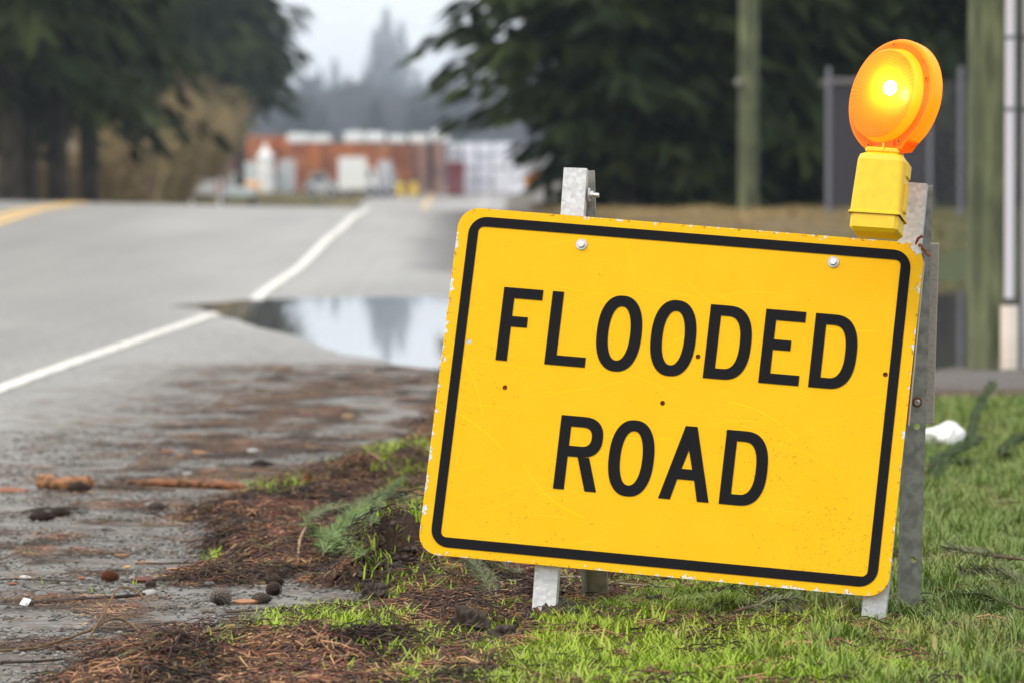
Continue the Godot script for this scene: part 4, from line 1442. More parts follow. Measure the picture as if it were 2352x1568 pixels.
# ---------------------------------------------------------------- the amber warning light
func build_warning_light() -> void:
	var yellow := mottled(noise_image(256, 0.02, FastNoiseLite.TYPE_SIMPLEX_SMOOTH, 50, 5), srgb(0.80, 0.50, 0.004), srgb(0.83, 0.54, 0.006), 9.0, 0.38, 0.0, 0.3, 0.7)
	var amber := mat(Color(srgb(0.92, 0.385, 0.005), 0.80), 0.30)
	amber.metallic_specular = 0.3
	amber.transparency = BaseMaterial3D.TRANSPARENCY_ALPHA
	amber.backlight_enabled = true
	amber.backlight = Color(1.0, 0.6, 0.08)
	amber.clearcoat_enabled = true
	amber.clearcoat = 0.5
	amber.clearcoat_roughness = 0.06
	var dots := Image.create(16, 16, false, Image.FORMAT_L8)
	for y in 16:
		for x in 16:
			var k := sin(PI * (x + 0.5) / 16.0) * sin(PI * (y + 0.5) / 16.0)
			dots.set_pixel(x, y, Color(k, k, k))
	var lens: StandardMaterial3D = amber.duplicate()
	lens.heightmap_enabled = true
	lens.heightmap_texture = ImageTexture.create_from_image(dots)
	lens.heightmap_scale = 0.5
	lens.uv1_scale = Vector3(60, 210, 1)
	var rim: StandardMaterial3D = lens.duplicate()
	rim.uv1_scale = Vector3(96, 420, 1)
	# upright frame of the lamp, tilted with the sign; the head is swivelled away from the box
	var up := sign_x.basis.y
	var base := at_depth(2013, 536, 7.685)
	var fwd := Vector3(sin(-0.27), 0.0, cos(-0.27))
	var ax := up.cross(fwd).normalized()
	var bx := Transform3D(Basis(ax, up, ax.cross(up)), base)
	var o := thing("warning_light", "lit round amber warning light on a yellow battery box, fixed to the sign post", "warning light", bx)
	var b := MB.new()
	b.box(Transform3D(Basis(), Vector3(0, 0.014, 0)), Vector3(0.080, 0.034, 0.066), 0.006)
	part("battery_tray", b.mesh(), yellow, o)
	var body := MB.new()
	var rr := []
	# tapered box with rounded corners, lofted from outlines
	var rings := [[0.026, 0.0435, 0.0365, 0.004], [0.029, 0.0435, 0.0365, 0.004], [0.031, 0.0415, 0.0345, 0.006], [0.060, 0.0408, 0.034, 0.007], [0.118, 0.0388, 0.0325, 0.008], [0.127, 0.0365, 0.0305, 0.010], [0.131, 0.031, 0.025, 0.012]]
	for q in rings:
		var p := round_rect(q[1], q[2], q[3])
		for v in p:
			rr.append(Vector3(v.x, q[0], -v.y))
	var m := 36
	for j in rings.size() - 1:
		for k in m:
			var a: Vector3 = rr[j * m + k]
			var a2: Vector3 = rr[j * m + (k + 1) % m]
			var c: Vector3 = rr[(j + 1) * m + (k + 1) % m]
			var c2: Vector3 = rr[(j + 1) * m + k]
			var nn := Vector3(a.x + a2.x + c.x + c2.x, 0, a.z + a2.z + c.z + c2.z)
			var g := (c - a).cross(a2 - a)
			if g.dot(nn) < 0.0:
				g = -g
			if g.length() > 0.0:
				body.quad(a, a2, c, c2, g.normalized())
	var cap := []
	for k in m:
		cap.append(rr[(rings.size() - 1) * m + k])
	body.poly(cap, Transform3D.IDENTITY)
	var bp := part("battery_box", body.mesh(), yellow, o)
	b = MB.new()
	b.box(Transform3D(Basis(), Vector3(0, 0.136, 0)), Vector3(0.058, 0.010, 0.048), 0.003)
	b.box(Transform3D(Basis(), Vector3(0.001, 0.141, 0.022)), Vector3(0.004, 0.014, 0.006), 0.001)
	part("lid", b.mesh(), yellow, bp)
	b = MB.new()
	b.box(Transform3D(Basis(), Vector3(0.0405, 0.062, -0.004)), Vector3(0.008, 0.05, 0.024), 0.002)
	b.box(Transform3D(Basis(), Vector3(0.0385, 0.110, -0.012)), Vector3(0.008, 0.028, 0.034), 0.004)
	part("side_clip", b.mesh(), yellow, bp)
	# lamp head
	var head := Node3D.new()
	head.name = "lamp_head"
	o.add_child(head)
	head.transform = Transform3D(Basis(Vector3.UP, -0.60).scaled(Vector3(1.03, 1.04, 1.03)), Vector3(0.004, 0.232, 0.0))
	b = MB.new()
	b.lathe([Vector2(0.0935, -0.016), Vector2(0.0942, -0.010), Vector2(0.0942, 0.004)], 180, Transform3D.IDENTITY, -0.008)
	b.lathe([Vector2(0.0005, -0.030), Vector2(0.070, -0.028), Vector2(0.085, -0.020), Vector2(0.0935, -0.016)], 64, Transform3D.IDENTITY)
	b.lathe([Vector2(0.0942, 0.004), Vector2(0.0925, 0.0075), Vector2(0.0885, 0.009)], 64, Transform3D.IDENTITY)
	part("back_shell", b.mesh(), amber, head)
	b = MB.new()
	b.lathe([Vector2(0.0885, 0.009), Vector2(0.077, 0.010)], 64, Transform3D.IDENTITY)
	part("flange", b.mesh(), rim, head)
	b = MB.new()
	b.lathe([Vector2(0.077, 0.010), Vector2(0.075, 0.017), Vector2(0.0735, 0.0245), Vector2(0.0715, 0.0265)], 64, Transform3D.IDENTITY)
	part("lens_collar", b.mesh(), amber, head)
	b = MB.new()
	var prof := []
	for k in 17:
		var r := 0.0715 * (1.0 - k / 16.0)
		prof.append(Vector2(maxf(r, 0.0005), 0.0265 + 0.007 * (1.0 - pow(r / 0.0715, 2.0))))
	b.lathe(prof, 64, Transform3D.IDENTITY)
	part("lens", b.mesh(), lens, head)
	b = MB.new()
	b.extrude(PackedVector2Array([Vector2(-0.038, -0.090), Vector2(0.038, -0.090), Vector2(0.052, -0.074), Vector2(-0.052, -0.074)]), -0.018, 0.0075)
	b.box(Transform3D(Basis(), Vector3(0, -0.082, 0.008)), Vector3(0.044, 0.016, 0.008), 0.002)
	part("neck", b.mesh(), amber, head)
	for q in [[0.0, 0.0838], [0.0812, 0.02], [-0.0812, 0.02], [0.034, -0.078], [-0.034, -0.078]]:
		b = MB.new()
		b.lathe([Vector2(0.0048, 0), Vector2(0.0046, 0.0022), Vector2(0.0026, 0.0024), Vector2(0.0024, 0.0008), Vector2(0.0005, 0.0008)], 14, Transform3D(Basis(), Vector3(q[0], q[1], 0.0092)))
		var sc := part("screw_boss", b.mesh(), amber, head)
		b = MB.new()
		b.lathe([Vector2(0.0022, 0.0), Vector2(0.0022, 0.0013), Vector2(0.0003, 0.0014)], 10, Transform3D(Basis(), Vector3(q[0], q[1], 0.0092)))
		part("screw", b.mesh(), mat(srgb(0.12, 0.03, 0.01), 0.5), sc)
	b = MB.new()
	b.lathe([Vector2(0.0005, 0.004), Vector2(0.03, 0.002), Vector2(0.055, -0.006), Vector2(0.068, -0.016)], 48, Transform3D(Basis(), Vector3(0, 0, -0.006)))
	part("reflector", b.mesh(), mat(srgb(0.85, 0.45, 0.05), 0.3, 0.3), head)
	var glow := mat(Color(1, 0.95, 0.85), 0.5)
	glow.emission_enabled = true
	glow.emission = Color(1.0, 0.93, 0.80)
	glow.emission_energy_multiplier = 40.0
	b = MB.new()
	b.blob(Transform3D(Basis().scaled(Vector3(0.012, 0.012, 0.009)), Vector3(0.010, 0.010, 0.019)), fine, 0.0, 1.0, 12, 18)
	part("bulb", b.mesh(), glow, head)
	var lamp := OmniLight3D.new()
	lamp.name = "bulb_glow"
	lamp.light_color = Color(1.0, 0.90, 0.72)
	lamp.light_energy = 0.0033
	lamp.light_size = 0.012
	lamp.omni_range = 6.0
	lamp.omni_attenuation = 2.0
	lamp.shadow_enabled = true
	lamp.position = Vector3(0.010, 0.010, 0.019)
	head.add_child(lamp)

# ---------------------------------------------------------------- lawn and needle litter
func tuft_mesh(sd: int, blades: int, tall: float, wide: float, spread: float) -> ArrayMesh:
	var r := RandomNumberGenerator.new()
	r.seed = sd
	var b := MB.new()
	for k in blades:
		var an := r.randf() * TAU
		var p := Vector3(r.randf_range(-1, 1), 0, r.randf_range(-1, 1)) * spread
		var h := tall * r.randf_range(0.45, 1.15)
		var lean := Vector3(cos(an), 0, sin(an)) * h * r.randf_range(0.15, 1.35)
		var s := Vector3(-sin(an), 0, cos(an)) * wide * r.randf_range(0.7, 1.3) * 0.5
		var g := r.randf_range(0.72, 1.25)
		b.col = Color(g * r.randf_range(0.92, 1.1), g, g * r.randf_range(0.8, 1.1))
		if r.randf() < 0.13:
			b.col = Color(2.0, 1.3, 1.5) * g   # dead straw blade
		var prev := p
		var w0 := 1.0
		for j in 3:
			var t := (j + 1) / 3.0
			var q := p + Vector3(0, h * (t - 0.28 * t * t), 0) + lean * t * t
			var w1 := 1.0 - 0.95 * t * t
			var nn := (q - prev).cross(s).normalized()
			if nn.y < 0.0:
				nn = -nn
			nn = (nn + Vector3.UP * 0.5).normalized()
			b.quad(prev - s * w0, prev + s * w0, q + s * w1, q - s * w1, nn)
			prev = q
			w0 = w1
	return b.mesh()

func needle_mesh(sd: int, count: int, length: float, wide: float, spread: float, lift: float) -> ArrayMesh:
	var r := RandomNumberGenerator.new()
	r.seed = sd
	var b := MB.new()
	var tones := [Color(0.26, 0.10, 0.055), Color(0.16, 0.06, 0.04), Color(0.36, 0.20, 0.105), Color(0.09, 0.045, 0.035), Color(0.05, 0.034, 0.03), Color(0.17, 0.14, 0.065), Color(0.045, 0.03, 0.03), Color(0.10, 0.055, 0.05)]
	for k in count:
		var an := r.randf() * TAU
		var p := Vector3(r.randf_range(-1, 1) * spread, r.randf() * lift, r.randf_range(-1, 1) * spread)
		var l := length * r.randf_range(0.35, 1.1)
		var e := Vector3(cos(an) * l, r.randf_range(-0.3, 0.5) * minf(l, lift * 2.0), sin(an) * l)
		b.col = tones[r.randi() % tones.size()] * r.randf_range(0.7, 1.3)
		b.col.a = 1.0
		var bend := Vector3(r.randf_range(-0.12, 0.12), r.randf_range(0.0, 0.15), r.randf_range(-0.12, 0.12)) * l
		b.tube([p - e * 0.5, p + bend, p + e * 0.5], [wide * 0.5, wide * 0.5, wide * 0.3], 3, false)
	for k in 2:   # bark flake
		var p := Vector3(r.randf_range(-1, 1) * spread, lift * 0.6, r.randf_range(-1, 1) * spread)
		b.col = [Color(0.035, 0.026, 0.022), Color(0.13, 0.05, 0.035), Color(0.24, 0.13, 0.08)][r.randi() % 3]
		b.box(Transform3D(Basis(Vector3(r.randf_range(-0.5, 0.5), 1, r.randf_range(-0.5, 0.5)).normalized(), r.randf() * TAU), p), Vector3(r.randf_range(0.004, 0.013), 0.0022, r.randf_range(0.003, 0.008)), 0.0006)
	return b.mesh()

func tilt(x: float, d: float) -> Basis:
	var e := 0.02
	var up := Vector3(height(x - e, d) - height(x + e, d), 2.0 * e, -(height(x, d - e) - height(x, d + e))).normalized()
	up = (up + Vector3.UP * 0.6).normalized()
	var a := up.cross(Vector3(0, 0, 1)).normalized()
	return Basis(a, up, a.cross(up))

func in_view(x: float, d: float) -> bool:
	return absf(x) < d * 0.113 + 0.12

func build_lawn_and_litter() -> void:
	# lawn
	var sets := [[], [], [], []]
	var cols := [[], [], [], []]
	for k in 150000:
		var d := 6.6 * pow(16.6 / 6.6, rng.randf())
		var x := rng.randf_range(-0.9, 2.1)
		if not in_view(x, d):
			continue
		var e := x - along(LAWN, d)
		var nz := noise.get_noise_2d(x * 260.0, d * 260.0)
		var p := Vector3(x, 0, -d)
		var px := pixel_of(p)
		var dens := smoothstep(-0.10, 0.10, e + 0.10 * nz)
		# lawn thins out by the dug-up feet and the scuffed patches
		if px.y > 1440 and px.x < 1900:
			dens *= 1.0 - 0.85 * smoothstep(0.16, 0.36, nz + 0.15 * smoothstep(1250, 1000, px.x))
		for q in [[1250, 1405, 90, 34], [1100, 1462, 130, 36], [1440, 1492, 45, 18]]:
			if Vector2((px.x - q[0]) / q[2], (px.y - q[1]) / q[3]).length() < 1.0:
				dens *= 0.06
		# sprouts in the litter on the near side
		var sprout := dens < 0.5
		if sprout:
			for q in [[780, 1462, 190, 30, 1.0], [620, 1478, 60, 26, 0.5], [900, 1066, 95, 40, 0.85], [905, 1350, 70, 40, 0.16], [880, 1260, 60, 60, 0.14], [640, 1130, 80, 30, 0.3], [500, 1290, 30, 20, 0.12], [1010, 1360, 60, 30, 0.15], [930, 1180, 50, 60, 0.3], [480, 1540, 60, 30, 0.08], [220, 1345, 120, 20, 0.05]]:
				if Vector2((px.x - q[0]) / q[2], (px.y - q[1]) / q[3]).length() < 1.0 + nz:
					dens = maxf(dens, q[4])
		if d > 15.6:
			dens *= 1.0 - smoothstep(15.6, 16.2, d + nz * 0.5)
		if rng.randf() > dens * (1.0 if d > 9.0 else 0.8):
			continue
		var s := rng.randf_range(0.6, 1.25) * (0.85 if e < 0.15 else 1.0)
		if sprout:
			s *= 1.3
		var taller := 0.75 + 0.9 * smoothstep(0.0, 0.4, noise.get_noise_2d(x * 330.0 + 40.0, d * 200.0))
		if sprout:
			taller = maxf(taller, 1.55)
		var j := rng.randi() % 2
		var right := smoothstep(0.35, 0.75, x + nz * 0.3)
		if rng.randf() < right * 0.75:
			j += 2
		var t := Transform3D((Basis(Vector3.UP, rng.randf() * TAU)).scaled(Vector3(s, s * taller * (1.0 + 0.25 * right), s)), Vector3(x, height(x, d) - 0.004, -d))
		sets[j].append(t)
		var sunlit_green := Color(0.25, 0.36, 0.028).lerp(Color(0.155, 0.225, 0.052), right)  # sunlight painted into the left lawn colour, fading to grey green at right
		cols[j].append((sunlit_green * rng.randf_range(0.75, 1.25)).lerp(Color(0.34, 0.29, 0.12), maxf(0.0, rng.randf_range(-0.8, 0.55) + 0.5 * noise.get_noise_2d(x * 90.0 + 9.0, d * 40.0))))
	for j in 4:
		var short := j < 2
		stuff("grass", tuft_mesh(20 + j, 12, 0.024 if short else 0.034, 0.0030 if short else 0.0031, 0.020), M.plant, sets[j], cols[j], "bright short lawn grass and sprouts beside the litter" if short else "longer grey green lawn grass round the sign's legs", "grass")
	# tall dry grass on the bank before the conifers
	var dry := []
	var dc := []
	for k in 5200:
		var d := rng.randf_range(43.0, 62.0)
		var x := rng.randf_range(0.3, 7.5)
		if x < 1.0 and rng.randf() > 0.4 or pond(x, d) > 0.02:
			continue
		var s := rng.randf_range(1.8, 3.8) * (0.6 + 0.8 * smoothstep(-0.2, 0.4, noise.get_noise_2d(x * 40.0, d * 20.0)))
		dry.append(Transform3D(Basis(Vector3.UP, rng.randf() * TAU).scaled(Vector3(s, s, s)), Vector3(x, height(x, d) - 0.01, -d)))
		var green := smoothstep(3.4, 4.8, x + rng.randf_range(-0.6, 0.6)) * 0.75 + 0.25 * smoothstep(49.0, 45.0, d)
		dc.append((Color(0.34, 0.245, 0.12).lerp(Color(0.08, 0.10, 0.035), clampf(green, 0.0, 1.0))) * rng.randf_range(0.6, 1.25))
	stuff("dry_grass", tuft_mesh(30, 14, 0.030, 0.0018, 0.022), M.plant, dry, dc, "tall tan dry grass on the bank below the dark conifers", "grass")
	# needle litter: brown red drifts on earth, thin streaks on the wet asphalt
	var beds := [[], [], [], [], []]
	var tint := [[], [], [], [], []]
	for k in 80000:
		var d := 6.6 * pow(19.0 / 6.6, rng.randf())
		var x := rng.randf_range(-2.0, 1.2)
		if not in_view(x, d):
			continue
		var w := maxf(verge(x, d), smoothstep(0.003, 0.010, bumps(x, d)))
		var e := x - along(LAWN, d)
		var nz := noise.get_noise_2d(x * 200.0 + 70.0, d * 110.0)
		var streak := noise.get_noise_2d(x * 150.0 + 300.0, d * 90.0)
		var dens := w * (1.0 - 0.92 * smoothstep(-0.05, 0.16, e))
		var shoulder := smoothstep(-1.5, -0.7, x) * (1.0 - w)
		dens = maxf(dens, shoulder * smoothstep(0.10, 0.45, streak + 0.2 * smoothstep(9.5, 12.0, d)) * 0.7)
		dens = maxf(dens, 0.02 * (1.0 - w) * smoothstep(-1.7, -1.0, x))
		if d > 15.0 and x > 0.4:
			dens *= 0.3
		var px := pixel_of(Vector3(x, 0.02, -d))
		for q in CLEAR:
			if Vector2((px.x - q[0]) / q[2], (px.y - q[1]) / q[3]).length() < 1.0:
				dens *= q[4]
		if d > 10.5 and d < 18.0 and w < 0.5:
			dens = maxf(dens, 0.55 * smoothstep(-1.25, -0.6, x) * smoothstep(-0.05, 0.3, noise.get_noise_2d(x * 60.0, d * 70.0)))
		if rng.randf() > dens * 0.9:
			continue
		var j := rng.randi() % 5
		var s := rng.randf_range(0.6, 1.25)
		var lift := 0.0 if w > 0.3 else 0.002 + maxf(0.0, road_height(x, d) - height(x, d))
		beds[j].append(Transform3D(tilt(x, d) * Basis(Vector3.UP, rng.randf() * TAU).scaled(Vector3(s, s * (1.0 if w > 0.3 else 0.25), s)), Vector3(x, height(x, d) + lift, -d)))
		var g := clampf(0.75 - 1.5 * nz + rng.randf_range(-0.25, 0.3), 0.2, 1.5)
		var up := bumps(x, d)
		if up > 0.03:
			g *= 0.7
		var c := Color(g, g, g).lerp(Color(g * 0.9, g * 1.25, g * 0.9), maxf(0.0, rng.randf_range(-1.2, 0.8)))
		tint[j].append(c)
	for j in 5:
		stuff("needle_litter", needle_mesh(40 + j, 11, 0.048, 0.0021, 0.032, 0.016), M.litter, beds[j], tint[j], "red brown fallen needles matted over earth and asphalt", "litter")
	# dark earth crumbs on the mounds and round the dug-up feet
	var cr := []
	var cc := []
	for q in [[905, 1330, 110, 60, 520], [1260, 1412, 75, 22, 700], [1095, 1465, 105, 36, 800], [1180, 1400, 60, 14, 120], [850, 1400, 80, 12, 80], [820, 1130, 110, 40, 240], [1450, 1495, 40, 10, 60], [600, 1210, 100, 30, 300], [470, 1185, 60, 24, 160], [900, 1530, 120, 30, 300], [560, 1545, 100, 20, 160]]:
		for k in q[4]:
			var p := G(q[0] + rng.randfn(0, 0.5) * q[2], q[1] + rng.randfn(0, 0.5) * q[3])
			var s := rng.randf_range(0.002, 0.0085)
			cr.append(Transform3D(Basis(Vector3(rng.randf(), 1, rng.randf()).normalized(), rng.randf() * TAU).scaled(Vector3(s, s * 0.75, s)), Vector3(p.x, height(p.x, -p.z) + s * 0.3, p.z)))
			var g := rng.randf_range(0.6, 1.5)
			cc.append(Color(0.034, 0.023, 0.018) * g)
	var crumb := MB.new()
	crumb.blob(Transform3D.IDENTITY, fine, 0.8, 26.0, 5, 7)
	stuff("earth_crumbs", crumb.mesh(), M.litter, cr, cc, "dark wet earth crumbs round the sign's dug in feet", "earth")
	# small grit on the asphalt
	var gr := []
	var gc := []
	for k in 60000:
		var d := 6.6 * pow(14.0 / 6.6, rng.randf())
		var x := rng.randf_range(-1.6, -0.1)
		if not in_view(x, d) or verge(x, d) > 0.3 or rng.randf() > 0.55 + 1.5 * noise.get_noise_2d(x * 150.0, d * 150.0):
			continue
		var s := rng.randf_range(0.0014, 0.0042)
		if rng.randf() < 0.04:
			s *= 1.9
		gr.append(Transform3D(Basis(Vector3.UP, rng.randf() * TAU).scaled(Vector3(s, s * 0.6, s * 0.8)), Vector3(x, road_height(x, d) + s * 0.25, -d)))
		var g := rng.randf_range(0.03, 0.27)
		gc.append(Color(g, g * 0.97, g * 0.9))
	stuff("gravel", crumb.mesh(), M.litter, gr, gc, "fine grit strewn over the wet asphalt shoulder", "gravel")

# ---------------------------------------------------------------- single things lying about
func surf(x: float, y: float, lift := 0.0) -> Vector3:   # top surface (asphalt or earth) at a pixel
	var p := G(x, y)
	for k in 3:
		var dir := view_dir(x, y)
		var h := maxf(height(p.x, -p.z), road_height(p.x, -p.z) if p.x < 0.4 else -9.0)
		p = Vector3(0, EYE, 0) + dir * ((h - EYE) / dir.y)
	return p + Vector3(0, lift, 0)

func px_size(p: Vector3) -> float:   # metres per view pixel there
	return -p.z / F

func cone_mesh(sd: int, open: float) -> ArrayMesh:   # pine cone along x, one unit long
	var r := RandomNumberGenerator.new()
	r.seed = sd
	var b := MB.new()
	b.col = Color(0.25, 0.25, 0.25)
	b.blob(Transform3D(Basis().scaled(Vector3(0.47, 0.26, 0.26)), Vector3.ZERO), fine, 0.0, 1.0, 8, 12)
	for k in 110:
		var t := (k + 0.5) / 110.0
		var an := k * 2.39996
		var prof := sin(PI * pow(t, 0.75)) * 0.27 + 0.035
		var out := Vector3(0, cos(an), sin(an))
		var p := Vector3(-0.48 + 0.96 * t, 0, 0) + out * prof
		var side := Vector3(1, 0, 0).cross(out)
		var tip := p + Vector3(0.10, 0, 0) * (1.0 - open * 0.7) + out * (0.03 + open * 0.09)
		var w := 0.062 * sin(PI * pow(t, 0.75)) + 0.02
		var g := r.randf_range(0.7, 1.3)
		b.col = Color(g, g * 0.96, g * 0.92)
		var root := p - Vector3(0.06, 0, 0) - out * 0.03
		for sd2: float in [1.0, -1.0]:
			var nn := (out - Vector3(0.3, 0, 0) + side * 0.4 * sd2).normalized()
			b.col = Color(g, g, g) * 0.25
			var k0 := b.vert(root, nn)
			b.col = Color(g, g * 0.96, g * 0.92) * 0.9
			b.vert(p + side * w * sd2 + out * 0.012, nn)
			b.col = Color(g, g * 0.93, g * 0.86) * 1.9
			b.vert(tip, nn)
			b.face(k0, k0 + 1, k0 + 2)
		b.col = Color(g, g, g) * 0.3
		b.tri(p + side * w + out * 0.012, p - side * w + out * 0.012, tip - out * 0.015 + Vector3(0.03, 0, 0), Vector3(1, 0, 0))
	return b.mesh()

func stick(called: String, label: String, group: String, pts: Array, r0: float, r1: float, col: Color, lift := 0.004, category := "twig") -> void:
	# points: [pixel x, pixel y, height above the ground in pixels]
	var w := []
	for q in pts:
		var p := surf(q[0], q[1])
		w.append(p + Vector3(0, lift + (q[2] * px_size(p) if q.size() > 2 else 0.0), 0))
	var curve := Curve3D.new()
	for k in w.size():
		var a: Vector3 = w[maxi(k - 1, 0)]
		var c: Vector3 = w[mini(k + 1, w.size() - 1)]
		curve.add_point(w[k] - (w[0] as Vector3), -(c - a) * 0.17, (c - a) * 0.17)
	var line := curve.tessellate_even_length(4, 0.012)
	var rad := []
	var pts2 := []
	for k in line.size():
		var t := float(k) / maxf(1.0, line.size() - 1)
		pts2.append(line[k] + Vector3(fine.get_noise_1d(k * 9.0 + w[0].x * 999.0), fine.get_noise_1d(k * 9.0 + 77.0), 0) * r0 * 0.5)
		rad.append(lerpf(r0, r1, t) * (1.0 + 0.25 * fine.get_noise_1d(k * 14.0 + 5.0)))
	var b := MB.new()
	b.col = col
	b.tube(pts2, rad, 7)
	# knots and side spurs
	for k in range(2, pts2.size() - 1, 4):
		b.col = col * 0.8
		var e: Vector3 = pts2[k]
		var s := Vector3(fine.get_noise_1d(k * 31.0), 0.5, fine.get_noise_1d(k * 57.0)).normalized()
		b.tube([e, e + s * (rad[k] as float) * 2.0], [(rad[k] as float) * 0.6, (rad[k] as float) * 0.3], 5)
	single(called, b.mesh(), M.twig_bark, label, category, Transform3D(Basis(), w[0]), group)

func sprig(label: String, group: String, pts: Array, needle: float, thick: float, col: Color, per_cm := 7.0, spread := 1.0) -> void:
	var w := []
	for q in pts:
		var p := surf(q[0], q[1])
		w.append(p + Vector3(0, (0.026 if q[0] > 1300 else 0.016) + (q[2] * px_size(p) if q.size() > 2 else 0.0), 0))
	var curve := Curve3D.new()
	for k in w.size():
		var a: Vector3 = w[maxi(k - 1, 0)]
		var c: Vector3 = w[mini(k + 1, w.size() - 1)]
		curve.add_point(w[k] - (w[0] as Vector3), -(c - a) * 0.17, (c - a) * 0.17)
	var line := curve.tessellate_even_length(4, 0.01)
	var pts2 := []
	var rad := []
	for k in line.size():
		pts2.append(line[k])
		rad.append(lerpf(0.0028, 0.0012, float(k) / line.size()))
	var o := thing("conifer_sprig", label, "branch", Transform3D(Basis(), w[0]), group)
	var b := MB.new()
	b.col = Color(0.10, 0.065, 0.045)
	b.tube(pts2, rad, 6)
	part("stem", b.mesh(), M.twig_bark, o)
	b = MB.new()
	var l := curve.get_baked_length()
	thick *= 2.1
	for k in int(l * 100.0 * per_cm * 0.45):
		var s := rng.randf_range(0.08, 1.0) * l
		var p := curve.sample_baked(s)
		var t := (curve.sample_baked(minf(s + 0.004, l)) - curve.sample_baked(maxf(s - 0.004, 0.0))).normalized()
		var a := t.cross(Vector3.UP).normalized()
		var an := rng.randf() * TAU
		var out := a * cos(an) + a.cross(t) * sin(an) * 0.75
		var dir := (t * rng.randf_range(0.45, 1.0) + out * spread * rng.randf_range(0.5, 1.0)).normalized()
		var len := needle * rng.randf_range(0.6, 1.15)
		b.col = col * rng.randf_range(0.45, 1.5)
		b.col.a = 1.0
		var e := p + dir * len
		if e.y + w[0].y < height(p.x + w[0].x, -p.z - w[0].z):
			e.y += 0.4 * len
		b.tube([p, p.lerp(e, 0.5) + Vector3(0, 0.03 * len, 0), e], [thick * 0.5, thick * 0.5, thick * 0.2], 3, false)
	part("needles", b.mesh(), M.plant, o)

